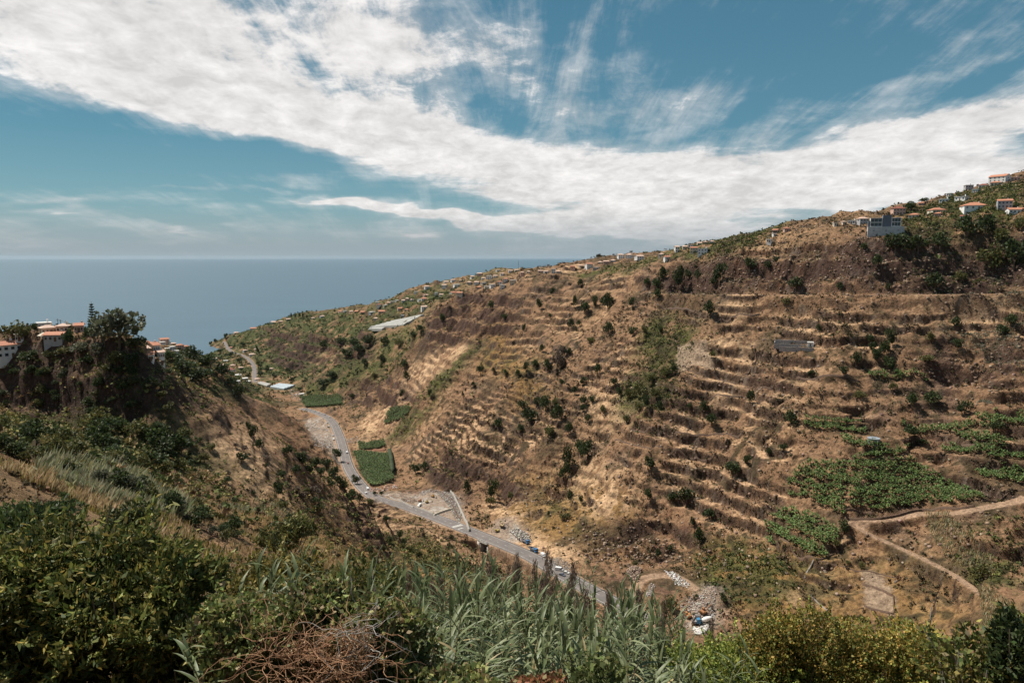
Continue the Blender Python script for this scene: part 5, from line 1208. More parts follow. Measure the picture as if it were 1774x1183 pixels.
def pole(u, v, hpx, label, mast=False):
    x, y, z = ground(u, v); D = y*cP-z*sP; h = hpx*D/F_PX; t = empty('radio_mast' if mast else 'utility_pole', (x, y, z)); tag(t, label, 'mast' if mast else 'pole')
    b = MB(); b.cyl((0, 0, -1), (0, 0, h), .16 if not mast else .35, .10 if not mast else .12, 6); b.build('shaft', mat("weathered pole", (.14, .125, .11)), t)
    if not mast: b = MB(); b.box(-.9, .9, -.07, .07, h-.7, h-.55); b.build('crossarm', mat("weathered pole", (.14, .125, .11)), t)
    else:
        b = MB()
        for q in range(3): b.box(-.7, .7, -.2, .2, h*(.6+.12*q), h*(.6+.12*q)+.8)
        b.build('antenna', GREYP(), t)
pole(898, 469, 18, 'tall thin radio mast standing above the ridge village', True)
for u, v, h, l in [(1359,400,18,'thin utility pole on the skyline between two orange roofs'), (1434,392,11,'thin utility pole on the skyline left of the white flats'), (1279,420,10,'thin utility pole on the green shoulder skyline'), (1690,380,13,'pole in front of the largest ridge house'), (1523,382,14,'thin pole behind the concrete house')]: pole(u, v, h, l)
for i, (u, v) in enumerate([(101,563),(106,563),(115,562)]): pole(u, v, 11, ['first of three short dark poles behind the cliff houses, leftmost', 'middle of three short dark poles behind the cliff houses', 'rightmost of three short dark poles behind the cliff houses'][i])

# ------------------------------------------------------------------ vehicles (forward is +X)
TYRE = mat("tyre rubber", (.03, .03, .03)); RIM = mat("wheel rim", (.4, .4, .4), rough=.4); GL = GLASSD()
def wheel(t, x, y, r, w=.24):
    b = MB(); b.lathe([(r*.6, -w/2), (r, -w/2+.03), (r, w/2-.03), (r*.6, w/2)], n=14, axis='y'); o = b.build('wheel', TYRE, t); o.location = (x, y, r)
    c = MB(); c.lathe([(r*.55, -w/2-.01), (r*.2, -w/2-.03), (r*.2, w/2+.03), (r*.55, w/2+.01)], n=10, axis='y'); c.build('rim', RIM, o)
def car(L_=4.2, W=1.75, H=1.48, c=(.7, .7, .7), kind='car', nm='parked_car'):
    t = empty(nm, (0, 0, 0)); pm = mat("car paint %.2f %.2f %.2f" % c, c, rough=.3, namp=.03, spec=.5); h = W/2; x = L_/2
    b = MB()
    if kind == 'van': prof = [(-x, .35), (x, .35), (x, .85), (x-.45, 1.15), (x-1.1, H-.1), (x-1.4, H), (-x+.05, H), (-x, H-.1)]
    else: prof = [(-x, .32), (x, .32), (x, .72), (x-.2, .85), (x-1.1, .95), (x-1.75, H-.08), (x-2.1, H), (-x+.9, H), (-x+.15, .98), (-x, .9)]
    b.prism(prof, -h, h); b.build('body', pm, t, bevel=.06)
    def glass(nm_, pts, y0, y1): g = MB(); g.prism(pts, y0, y1); g.build(nm_, GL, t)
    if kind == 'van':
        glass('windscreen', [(x-.5, 1.2), (x-.46, 1.19), (x-1.02, H-.16), (x-1.08, H-.16)], -h+.12, h-.12)
        for s in (-1, 1): glass('side_window', [(x-1.9, 1.2), (x-.75, 1.2), (x-1.15, H-.2), (x-1.9, H-.2)], min(s*h, s*(h+.02)), max(s*h, s*(h+.02)))
    else:
        glass('windscreen', [(x-1.12, 1.0), (x-1.08, 1.0), (x-1.68, H-.1), (x-1.74, H-.1)], -h+.12, h-.12)
        glass('rear_window', [(-x+.17, 1.03), (-x+.12, 1.03), (-x+.78, H-.07), (-x+.84, H-.07)], -h+.12, h-.12)
        for s in (-1, 1): glass('side_window', [(-x+.45, 1.02), (x-1.3, 1.0), (x-1.85, H-.13), (-x+.95, H-.13)], min(s*h, s*(h+.02)), max(s*h, s*(h+.02)))
    for sx in (-1, 1):
        for sy in (-1, 1): wheel(t, sx*(x-.78), sy*(h-.1), .32)
    for s in (-1, 1):
        g = MB(); g.box(x-.02, x+.03, s*(h-.35)-.18, s*(h-.35)+.18, .58, .74); g.build('headlight', mat("lamp glass", (.7, .7, .68), rough=.2), t)
        g = MB(); g.box(-x-.03, -x+.02, s*(h-.25)-.12, s*(h-.25)+.12, .65, .85); g.build('tail_light', mat("red lamp glass", (.4, .03, .02), rough=.2), t)
    t['category'] = kind; return t
def truck(cab, bedc, nm='tipper_truck', L_=7.2, W=2.4):
    t = empty(nm, (0, 0, 0)); x = L_/2; h = W/2
    b = MB(); b.prism([(x-1.8, .7), (x, .7), (x, 1.6), (x-.25, 2.65), (x-1.8, 2.75)], -h, h); cb = b.build('cab', mat("cab paint %.2f %.2f %.2f" % cab, cab, rough=.35, namp=.04), t, bevel=.05)
    g = MB(); g.prism([(x+.01, 1.65), (x+.04, 1.65), (x-.2, 2.5), (x-.24, 2.5)], -h+.15, h-.15); g.build('windscreen', GL, cb)
    for s in (-1, 1): g = MB(); g.prism([(x-1.4, 1.65), (x-.2, 1.65), (x-.35, 2.45), (x-1.4, 2.45)], min(s*h, s*(h+.02)), max(s*h, s*(h+.02))); g.build('side_window', GL, cb)
    b = MB(); b.box(-x, x-.1, -.45, .45, .55, .9); b.build('chassis', mat("dark chassis", (.05, .05, .05)), t)
    b = MB(); z0, z1 = 1.15, 2.3; X1 = x-2.0
    b.box(-x, X1, -h, h, z0, z0+.12); b.box(-x, X1, -h, -h+.1, z0+.12, z1); b.box(-x, X1, h-.1, h, z0+.12, z1); b.box(X1-.1, X1, -h+.1, h-.1, z0+.12, z1+.2); b.box(-x, -x+.1, -h+.1, h-.1, z0+.12, z1); b.build('tipper_body', mat("tipper %.2f %.2f %.2f" % bedc, bedc, rough=.6, nscale=1, namp=.2), t)
    for xx in (x-1.0, -x+2.0, -x+.8):
        for s in (-1, 1): wheel(t, xx, s*(h-.15), .5, .32)
    t['category'] = 'truck'; return t
def mixer():
    t = empty('concrete_mixer_truck', (0, 0, 0)); x = 4.2; h = 1.25; cab = (.05, .20, .36)
    b = MB(); b.prism([(x-1.9, .8), (x, .8), (x, 1.8), (x-.2, 2.85), (x-1.9, 2.95)], -h, h); cb = b.build('cab', mat("blue cab paint", cab, rough=.35, namp=.04), t, bevel=.05)
    g = MB(); g.prism([(x+.01, 1.8), (x+.04, 1.8), (x-.16, 2.7), (x-.2, 2.7)], -h+.15, h-.15); g.build('windscreen', GL, cb)
    b = MB(); b.box(-x, x-.2, -.5, .5, .6, 1.0); b.build('chassis', mat("dark chassis", (.05, .05, .05)), t)
    b = MB(); b.lathe([(.35, -2.9), (.65, -2.7), (1.0, -1.6), (1.25, -.2), (1.22, .8), (.8, 1.9), (.5, 2.1)], n=20, axis='x'); d = b.build('drum', WHITE(), t, smooth=True); d.location = (-.6, 0, 2.3); d.rotation_euler = (0, R(12), 0)
    b = MB(); b.lathe([(.3, 3.6), (.7, 4.2)], c=(-3.9, 0, 0), n=12); b.build('hopper', mat("grey steel", (.3, .3, .3)), t)
    b = MB(); b.prism([(-4.2, 1.5), (-4.0, 1.5), (-4.9, .7), (-5.0, .8)], -.25, .25); b.build('chute', mat("grey steel", (.3, .3, .3)), t)
    b = MB(); b.box(-3.8, -3.4, -.9, .9, 1.0, 3.4); b.build('drum_frame', mat("grey steel", (.3, .3, .3)), t)
    for xx in (x-1.0, -.9, -2.2):
        for s in (-1, 1): wheel(t, xx, s*(h-.15), .52, .34)
    t['category'] = 'truck'; return t
def excavator(c=(.62, .30, .05), boom=(40, -55), s=1.0, nm='excavator'):
    t = empty(nm, (0, 0, 0)); P = mat("digger paint %.2f %.2f %.2f" % c, c, rough=.5, namp=.12); dk = mat("track steel", (.06, .055, .05))
    for sy in (-1, 1):
        b = MB(); b.prism([(-1.7, 0.25), (-1.4, 0), (1.4, 0), (1.7, .25), (1.7, .6), (1.4, .85), (-1.4, .85), (-1.7, .6)], sy*1.05-.28, sy*1.05+.28); b.build('track', dk, t)
    b = MB(); b.box(-.8, .8, -.77, .77, .4, .95); b.build('undercarriage', dk, t)
    b = MB(); b.box(-1.9, 1.2, -1.25, 1.25, .97, 1.75, .06); b.box(-2.0, -.5, -1.2, 1.2, 1.752, 2.2, .08); b.build('house_body', P, t)
    b = MB(); b.prism([(-.2, 1.76), (1.25, 1.76), (1.25, 2.2), (.95, 3.0), (-.2, 3.0)], .25, 1.22); cb = b.build('cab', P, t)
    g = MB(); g.prism([(1.27, 1.9), (1.29, 2.2), (1.0, 2.9), (.97, 2.9), (1.26, 2.2)], .33, 1.14); g.build('cab_glass', GL, cb)
    a = R(boom[0]); p0 = Vector((1.1, -.2, 1.5)); p1 = p0+Vector((math.cos(a)*3.0, 0, math.sin(a)*3.0)); a2 = a-R(35); p2 = p1+Vector((math.cos(a2)*1.9, 0, math.sin(a2)*1.9)); a3 = R(boom[1]); p3 = p2+Vector((math.cos(a3)*2.4, 0, math.sin(a3)*2.4))
    b = MB(); b.cyl(p0, p1, .26, .24, 4); b.cyl(p1, p2, .24, .18, 4); bo = b.build('boom', P, t)
    b = MB(); b.cyl(p2-(p3-p2)*.15, p3, .2, .13, 4); b.build('dipper_arm', P, t)
    b = MB(); b.cyl(p0+Vector((.3, 0, -.2)), p1+Vector((0, 0, -.1)), .08, .06, 6); b.build('hydraulic_ram', mat("grey steel", (.3, .3, .3)), bo)
    b = MB(); b.prism([(p3.x-.1, p3.z+.1), (p3.x+.35, p3.z-.1), (p3.x+.25, p3.z-.75), (p3.x-.45, p3.z-.85), (p3.x-.65, p3.z-.4)], -.7, .3); b.build('bucket', dk, t)
    t.scale = (s, s, s); t['category'] = 'excavator'; return t
def put(t, u, v, ang=None, aim=None, label=None, group=None, along=False, dz=0.0):
    x, y, z = ground(u, v)
    if along:
        dd, s, side = polydist(np.array([x]), np.array([y]), ROAD[:, :2]); s = float(s[0])
        a = [np.interp(s+e, ROAD_S, ROAD[:, k]) for e in (-2, 2) for k in (0, 1)]; ang = math.atan2(a[3]-a[1], a[2]-a[0])
        if float(dd[0]) < 5: z = float(np.interp(s, ROAD_S, ROAD[:, 2]))+.12
    if aim: xa, ya, za = ground(*aim); ang = math.atan2(ya-y, xa-x)
    t.location = (x, y, z+dz); t.rotation_euler = (0, 0, ang)
    # sit on the slope
    c, s_ = math.cos(ang), math.sin(ang); hf = height(np.array([x+c*1.6, x-c*1.6, x-s_*.8, x+s_*.8]), np.array([y+s_*1.6, y-s_*1.6, y+c*.8, y-c*.8]))
    if not along: t.rotation_euler = Euler((max(-.15, min(.15, math.atan2(hf[2]-hf[3], 1.6))), max(-.2, min(.2, -math.atan2(hf[0]-hf[1], 3.2))), ang)); t.location.z = float(np.mean(hf))+.12+dz
    if label: t['label'] = label
    if group: t['group'] = group
    return t
WHT = (.74, .74, .72); 
GP = 'vehicles parked on the dirt below the rock heap'
put(truck((.06, .20, .42), (.22, .22, .23)), 910, 941, aim=(930, 950), label='blue-cabbed tipper truck parked nearest the boulder heap', group=GP)
put(truck((.06, .22, .46), (.16, .19, .24)), 925, 955, aim=(942, 963), label='blue-cabbed tipper truck just below the first one', group=GP)
put(car(5.0, 1.9, 1.9, WHT, 'van', 'pickup_van'), 941, 963, aim=(950, 970), label='small white van at the lower end of the truck line', group=GP)
put(car(5.2, 2.0, 2.2, WHT, 'van', 'parked_van'), 969, 988, aim=(982, 990), label='white van beside the grey gravel heap', group=GP)
put(car(4.3, 1.8, 1.5, (.62, .60, .55)), 981, 993, aim=(993, 996), label='beige-white car parked behind the white van', group=GP)
put(car(4.4, 1.8, 1.5, (.10, .11, .13)), 974, 997, aim=(986, 1001), label='dark grey car parked nearest the road edge', group=GP)
put(mixer(), 1222, 1080, aim=(1205, 1083), label='concrete mixer truck with blue cab and white drum in the lower yard')
put(truck((.16, .15, .15), (.30, .27, .25)), 1207, 1078, aim=(1216, 1062), label='grey tipper truck beside the concrete mixer')
put(excavator((.42, .19, .07), (60, -50)), 1192, 1068, aim=(1180, 1050), label='orange excavator with raised arm left of the mixer truck')
put(excavator((.34, .17, .08), (35, -60)), 1219, 1062, aim=(1235, 1052), label='orange excavator behind the grey tipper truck')
put(excavator((.50, .38, .22), (45, -70), .95), 870, 911, aim=(880, 902), label='dusty beige excavator on the earth ramp above the road')
put(excavator((.42, .34, .10), (20, -60), .8), 862, 921, aim=(850, 921), label='small yellow excavator beside the patch of green grass')
put(excavator((.34, .16, .08), (45, -70), .8), 728, 869, aim=(740, 872), label='brown excavator in the middle of the yard')
put(excavator((.40, .30, .12), (30, -60), .8), 740, 871, aim=(752, 868), label='dull yellow excavator at the centre of the yard')
put(excavator((.42, .25, .10), (35, -60), .8), 750, 861, aim=(760, 864), label='orange excavator on the rubble at the back of the yard')
put(car(5.0, 1.9, 1.8, WHT, 'van', 'parked_van'), 727, 876, aim=(722, 880), label='white van parked in the middle of the yard')
GR = 'vehicles along the valley road'
RV = [(567,733,'car',WHT,'white car parked on the inner verge, topmost of the trio below the bend'),(570,739,'car',(.7,.7,.68),'white car parked second of the trio below the bend'),(567,746,'car',(.55,.55,.55),'silver car parked lowest of the trio below the bend'),
 (578,762,'van',WHT,'large white van parked on the verge halfway down the road'),(577,755,'car',(.6,.6,.6),'pale car parked just above the large white van'),
 (524,709,'car',WHT,'white car parked farthest left on the road bend'),(531,709,'car',(.6,.6,.6),'silver car second in the row on the road bend'),(538,711,'car',WHT,'white car third in the row on the road bend'),(545,713,'car',(.65,.65,.6),'pale car fourth in the row on the road bend'),(552,715,'car',WHT,'white car fifth in the row on the road bend'),(563,719,'car',(.5,.5,.5),'grey car at the right end of the bend'),(571,723,'car',WHT,'white car just past the right end of the bend'),
 (603,803,'car',(.33,.05,.035),'red car parked beside the square plantation'),(615,833,'car',(.36,.06,.04),'red car parked by the small bushes near the junction'),(599,841,'car',(.05,.05,.06),'dark car parked on the outer verge'),(601,785,'van',WHT,'white van parked at the upper corner of the square plantation'),
 (634,855,'car',WHT,'white car driving at the road junction'),(637,848,'van',WHT,'white van beside the plantation corner at the junction')]
for u, v, k, c, lab in RV:
    nm = 'parked_van' if k == 'van' else 'parked_car'
    put(car(5.2 if k == 'van' else 4.3, 1.95 if k == 'van' else 1.8, 2.1 if k == 'van' else 1.48, c, k, nm), u, v, along=True, label=lab, group=GR)

# ------------------------------------------------------------------ loose stone
def rocks(name, pts, n, s0, s1, pal, label, pix=True, kind='stuff', cat='rocks', zup=.25, heap=0.0):
    n = int(n*1.7); s0 *= .6; s1 *= .72
    P = world_poly(pts) if pix else pts; P = np.array(P); x = []; y = []
    while len(x) < n:
        a = rng.uniform(P[:, 0].min(), P[:, 0].max(), n*3); b = rng.uniform(P[:, 1].min(), P[:, 1].max(), n*3); m = inpoly(a, b, P); x += list(a[m]); y += list(b[m])
    x = np.array(x[:n]); y = np.array(y[:n]); h = height(x, y); cx, cy = x.mean(), y.mean(); rr = np.hypot(x-cx, y-cy)/(np.hypot(x-cx, y-cy).max()+1e-6)
    h = h+heap*(1-rr**1.3)*rng.uniform(.2, 1, n); s = s0+(s1-s0)*rng.uniform(0, 1, n)**2.5
    base_ = np.array([(sx, sy, sz) for sx in (-1, 1) for sy in (-1, 1) for sz in (-1, 1)], float); V = base_[None]*rng.uniform(.45, 1, (n, 8, 3))*s[:, None, None]*np.array([1, .8, .65])
    an = rng.uniform(0, 6.28, n); c, sn = np.cos(an)[:, None], np.sin(an)[:, None]; V = np.stack([V[..., 0]*c-V[..., 1]*sn, V[..., 0]*sn+V[..., 1]*c, V[..., 2]], -1)+np.stack([x, y, h+s*zup], 1)[:, None]
    f = np.array([(0, 1, 3, 2), (4, 6, 7, 5), (0, 4, 5, 1), (2, 3, 7, 6), (0, 2, 6, 4), (1, 5, 7, 3)]); F = (f[None]+8*np.arange(n)[:, None, None]).reshape(-1, 4)
    o = np_mesh(name, V.reshape(-1, 3), F, M_ROCK, False, np.repeat(jitter(pal, n, .3), 8, 0)); tag(o, label, cat, kind=kind)
M_ROCK = leaf_material("loose stone", 0, .95, .1)
PG = [(.42, .38, .34), (.50, .47, .43), (.30, .26, .23), (.36, .30, .25)]; PB = [(.24, .17, .13), (.18, .13, .10), (.32, .24, .18)]; PW = [(.66, .64, .60), (.55, .53, .5), (.4, .37, .34)]
rocks('rubble', [(765,852),(790,858),(800,885),(796,905),(775,880),(755,865)], 1300, .2, 1.0, PG, 'grey rubble along the stream side of the yard', heap=1.5)
rocks('rubble', [(725,850),(760,848),(770,860),(735,866)], 600, .2, .8, PG, 'pale rubble at the back of the yard', heap=1)
rocks('rubble', [(690,862),(718,860),(725,878),(700,872)], 260, .2, .7, PB, 'brown stone rubble on the left of the yard', heap=.6)
rocks('rubble', [(636,846),(684,838),(690,846),(650,854)], 260, .3, 1.1, [(.42, .22, .14), (.5, .3, .2), (.55, .5, .45)], 'reddish blocks heaped at the foot of the square plantation', heap=.8)
rocks('rock_heap', [(884,920),(893,912),(915,925),(922,938),(900,938)], 420, .3, 1.2, PG, 'heap of pale boulders above the blue trucks', heap=2)
rocks('gravel_heap', [(952,965),(968,965),(990,980),(985,990),(965,985)], 600, .15, .5, PG, 'grey gravel heap behind the white van', heap=2)
rocks('rock_heap', [(1085,990),(1100,980),(1112,990),(1105,1010),(1090,1005)], 380, .3, 1.0, PB, 'brown boulder heap left of the looping dirt track', heap=2)
rocks('rubble', [(1150,988),(1165,990),(1195,1010),(1190,1018),(1170,1008)], 260, .2, .8, PW, 'white rubble along the outside of the looping track', heap=.5)
rocks('rubble', [(1128,1006),(1120,1018),(1118,1034),(1132,1030),(1135,1010)], 200, .15, .6, PG, 'grey stones inside the looping dirt track')
rocks('rubble', [(1175,1045),(1200,1030),(1240,1040),(1240,1075),(1195,1075)], 600, .15, .7, PG, 'grey gravel and stones around the lower yard machines', heap=.4)
rocks('rubble', [(1200,1085),(1228,1085),(1228,1098),(1205,1096)], 160, .4, 1.3, PW, 'white debris heap in front of the mixer truck', heap=1)
rocks('rubble', [(540,755),(572,750),(578,775),(560,780),(545,772)], 150, .4, 1.4, PW, 'white blocks and bags strewn beside the valley road', heap=.3)
rocks('rubble', [(528,732),(560,728),(566,745),(540,748)], 220, .3, 1.2, PG, 'grey scrap and stones on the lot inside the bend', heap=.5)
rocks('rubble', [(500,675),(530,685),(528,695),(505,690)], 120, .4, 1.6, PW, 'pale rubble in the stream bed above the bend')
rocks('rubble', [(595,760),(620,755),(625,766),(600,768)], 200, .3, 1.0, PG, 'pale stones beside the river wall')
def slope_stones():
    x, y = scatter(26000, .02, .84, 330, 760); h, I = height(x, y, True); m = (rng.uniform(0, 1, len(x)) < .15+.85*np.maximum(I['cliff'], I['wall']*.8)) & (I['way'] < .1) & (I['flat'] < .1) & (sample(G_plots, x, y) < .1); x, y, h = x[m], y[m], h[m]
    n = len(x); s = rng.uniform(.25, 1.1, n)**1.5; base_ = np.array([(sx, sy, sz) for sx in (-1, 1) for sy in (-1, 1) for sz in (-1, 1)], float); V = base_[None]*rng.uniform(.4, 1, (n, 8, 3))*s[:, None, None]+np.stack([x, y, h+s*.1], 1)[:, None]
    f = np.array([(0, 1, 3, 2), (4, 6, 7, 5), (0, 4, 5, 1), (2, 3, 7, 6), (0, 2, 6, 4), (1, 5, 7, 3)]); F = (f[None]+8*np.arange(n)[:, None, None]).reshape(-1, 4)
    o = np_mesh('slope_stones', V.reshape(-1, 3), F, M_ROCK, False, np.repeat(jitter([(.22, .155, .115), (.16, .115, .085), (.30, .22, .16)], n, .3), 8, 0)); tag(o, 'brown stones scattered over the terraces and cliffs', 'stones', kind='stuff')
slope_stones()
# silvery agaves
def agaves():
    parts = []
    for pix, n in (([(1625,560),(1774,545),(1774,640),(1700,620),(1640,590)], 700), ([(1640,510),(1774,505),(1774,535),(1660,532)], 320), ([(1690,455),(1745,455),(1745,478),(1700,478)], 160), ([(1370,700),(1385,712),(1378,722),(1364,716)], 50), ([(1690,690),(1720,690),(1718,702),(1695,702)], 60)):
        P = np.array(world_poly(pix)); a = rng.uniform(P[:, 0].min(), P[:, 0].max(), n*4); b = rng.uniform(P[:, 1].min(), P[:, 1].max(), n*4); m = inpoly(a, b, P) & (vn(a/6, b/6, 3) > .42); a, b = a[m][:n], b[m][:n]
        parts.append(cloud(a, b, height(a, b), rng.uniform(.5, 1.1, len(a)), 12, [(.20, .20, .14), (.28, .27, .20), (.12, .12, .07), (.16,.12,.08)], .9, .3))
    o = 0; Fs = []
    for V, F, c in parts: Fs.append(F+o); o += len(V)
    tag(np_mesh('agave_patch', np.vstack([p[0] for p in parts]), np.vstack(Fs), M_LEAF, False, np.vstack([p[2] for p in parts])), 'silvery agaves and cactus scrub on the upper right slope', 'agaves', kind='stuff')
agaves()

# ------------------------------------------------------------------ banana plants
def banana_mesh(name, n=9):
    V = []; F = []; C = []; H = 2.0
    for i in range(6): t = i*math.pi/3; V += [(.13*math.cos(t), .13*math.sin(t), -.6), (.09*math.cos(t), .09*math.sin(t), H)]; C += [(.12, .10, .05)]*2
    for i in range(6): F.append((2*i, (2*i+2) % 12, (2*i+3) % 12, 2*i+1))
    for k in range(n):
        az = k*2.4+rng.uniform(-.3, .3); el = R(rng.uniform(25, 80)); L_ = rng.uniform(1.7, 2.4); p = Vector((0, 0, H-.1)); d = Vector((math.cos(az)*math.cos(el), math.sin(az)*math.cos(el), math.sin(el))); side = Vector((-math.sin(az), math.cos(az), 0)); n0 = len(V); seg = 5
        col_ = np.array([(.12, .19, .055), (.165, .235, .075), (.085, .145, .045)][k % 3])*rng.uniform(.8, 1.25)
        if k == n-1: col_ = np.array([.22, .16, .07])
        for s in range(seg+1):
            w = .30*math.sin(math.pi*min(.97, .12+.88*s/seg))+.03; V += [tuple(p-side*w-Vector((0, 0, .06))), tuple(p), tuple(p+side*w-Vector((0, 0, .06)))]; C += [tuple(col_)]*3; p = p+d*(L_/seg); d = (d+Vector((0, 0, -.34))).normalized()
        for s in range(seg):
            a = n0+3*s; F += [(a, a+1, a+4, a+3), (a+1, a+2, a+5, a+4)]
    o = np_mesh(name, V, F, M_LEAF, False, np.array(C)); me = o.data; bpy.data.objects.remove(o); return me
BAN = [banana_mesh('banana_plant_shape') for _ in range(5)]
def plantations():
    allp = []
    for zone, pix in PLOTS_R+PLOTS_L:
        P = np.array(world_poly(pix)); sp = 1.85
        gx, gy = np.meshgrid(np.arange(P[:, 0].min(), P[:, 0].max(), sp), np.arange(P[:, 1].min(), P[:, 1].max(), sp)); gx = gx.ravel()+rng.uniform(-.8, .8, gx.size); gy = gy.ravel()+rng.uniform(-.8, .8, gy.size)
        m = inpoly(gx, gy, P); gx, gy = gx[m], gy[m]
        if len(gx) == 0: continue
        h, I = height(gx, gy, True); rw = (rough(gx, gy)+1.2*fbm(gx/20, gy/20, 3, 2))/3.3; m = (rw-np.floor(rw) < (.9 if gx[0] > 60 else 2)) & (I['way'] < .2) & (I['wall'] < .95); allp += [(float(a), float(b), float(c), zone) for a, b, c in zip(gx[m], gy[m], h[m])]
    allp.sort(key=lambda p: p[0]**2+p[1]**2+p[2]**2); nn = 290
    for i, (x, y, z, zone) in enumerate(allp[:nn]):
        o = bpy.data.objects.new('banana_plant', BAN[i % 5]); col.objects.link(o); s = rng.uniform(.85, 1.2); o.location = (x, y, z); o.scale = (s, s, s*rng.uniform(.9, 1.1)); o.rotation_euler = (rng.uniform(-.1, .1), rng.uniform(-.1, .1), rng.uniform(0, 6.28)); tag(o, 'leafy green banana plant '+zone, 'banana plant', 'banana plants '+zone)
    rest = allp[nn:]; print('banana plants', len(allp)); VS = []; FS = []; CS = []; off = 0
    src = []
    for me in BAN:
        v = np.empty(len(me.vertices)*3); me.vertices.foreach_get('co', v); c = np.empty(len(me.vertices)*4); me.attributes['cover'].data.foreach_get('color', c); f = np.array([list(p.vertices) for p in me.polygons]); src.append((v.reshape(-1, 3), f, c.reshape(-1, 4)[:, :3]))
    for i, (x, y, z, _) in enumerate(rest):
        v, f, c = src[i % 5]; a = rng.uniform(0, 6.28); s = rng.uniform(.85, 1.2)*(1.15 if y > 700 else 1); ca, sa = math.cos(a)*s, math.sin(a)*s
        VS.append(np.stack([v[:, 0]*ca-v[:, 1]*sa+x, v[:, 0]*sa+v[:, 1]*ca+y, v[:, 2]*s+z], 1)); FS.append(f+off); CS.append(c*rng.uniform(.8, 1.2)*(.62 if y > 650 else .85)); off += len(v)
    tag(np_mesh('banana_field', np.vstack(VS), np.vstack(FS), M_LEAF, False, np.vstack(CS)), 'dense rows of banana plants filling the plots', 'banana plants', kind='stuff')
plantations()
# ------------------------------------------------------------------ plants of the left shoulder and the near slope
trees2 = []
for (u, v, w, h, key, zone, adj) in [(208,606,86,72,'silver','crowning the left shoulder','huge silvery'),(182,598,46,56,'silver','crowning the left shoulder','grey-green'),(238,606,34,24,'dark','crowning the left shoulder','dark'),
 (22,590,44,32,'olive','beside the cliff houses','yellow-green'),(42,588,30,26,'olive','beside the cliff houses','yellow-green'),(119,600,22,30,'dark','beside the cliff houses','dark round'),(150,590,14,20,'dark','beside the cliff houses','dark round'),(60,576,12,16,'dark','beside the cliff houses','dark round'),
 (140,612,40,20,'silver','on the cliff edge below the houses','silvery'),(170,618,44,24,'silver','on the cliff edge below the houses','silvery'),(115,618,36,18,'olive','on the cliff edge below the houses','olive'),(55,628,40,22,'dark','on the cliff edge below the houses','dark'),(90,622,26,16,'olive','on the cliff edge below the houses','olive'),(205,632,40,26,'olive','on the cliff edge below the houses','olive'),(235,640,34,30,'dark','on the cliff edge below the houses','dark'),(150,632,30,18,'dark','on the cliff edge below the houses','dark'),(50,625,20,16,'bare','on the cliff edge below the houses','grey bare')]:
    t = tree(u, v, w, h, key, zone, adj); trees2.append(t)
for (z, n_, reg, w0, w1, keys) in [
  ('on the shaded cliff under the left houses', 44, (0, 300, 640, 715), 12, 26, ('dark', 'dark', 'olive')),
  ('in the dark hollow below the left cliff', 38, (0, 330, 722, 800), 26, 56, ('dark', 'dark', 'dark', 'olive')),
  ('along the crest of the near grassy slope', 52, (0, 560, 800, 880), 14, 48, ('dark', 'olive', 'silver')),
  ('on the brown slope left of the valley road', 60, (300, 620, 760, 930), 9, 26, ('dark', 'dark', 'olive', 'bare')),
  ('on the lower brown slope above the bridge', 20, (600, 800, 900, 1000), 8, 18, ('dark', 'olive', 'olive'))]:
    for i in range(n_):
        u = rng.uniform(reg[0], reg[1]); v = rng.uniform(reg[2], reg[3]); w = rng.uniform(w0, w1)
        if z.startswith('in the dark'): v += (u/330)*25
        if z.startswith('along'): v = 800+u*.2+rng.uniform(-5, 95)
        if z.startswith('on the brown'): v = max(v, 700+(u-300)*.42)
        if z.startswith('on the lower'): v = max(v, 905+(u-600)*.42)
        t = tree(u, v+w*.25, w, w*rng.uniform(.6, .85), keys[rng.integers(0, len(keys))], z, kindname='bush'); t['category'] = 'bush'; t['_adj'] += ''; trees2.append(t)
label_by_order([t for t in trees2 if t['category'] == 'tree'], 'tree'); label_by_order([t for t in trees2 if t['category'] == 'bush'], 'bush')
def norfolk():
    x, y, z = ground(164, 600); D = y*cP-z*sP; H = 78*D/F_PX; t = empty('norfolk_pine', (x, y, z)); tag(t, 'tall tiered dark pine poking above the silvery tree', 'tree')
    b = MB(); b.cyl((0, 0, -2), (0, 0, H), .35, .05, 7); b.build('trunk', BARK(), t); C = []; Dn = []
    for k in range(13):
        zz = H*(.25+.73*k/13); r = H*.16*(1-k/14)
        for a in range(7):
            an = a*6.283/7+k; 
            for s in range(16):
                q = s/16; C.append((math.cos(an)*r*q+rng.normal()*.1, math.sin(an)*r*q+rng.normal()*.1, zz+q*q*r*.3+rng.normal()*.1)); Dn.append((math.cos(an), math.sin(an), .5+rng.normal()*.4))
    V, F, c = leaves(np.array(C), np.array(Dn), .9, jitter(DARK, len(C)), wid=.45); np_mesh('crown', V, F, M_LEAF, False, c, t)
norfolk()
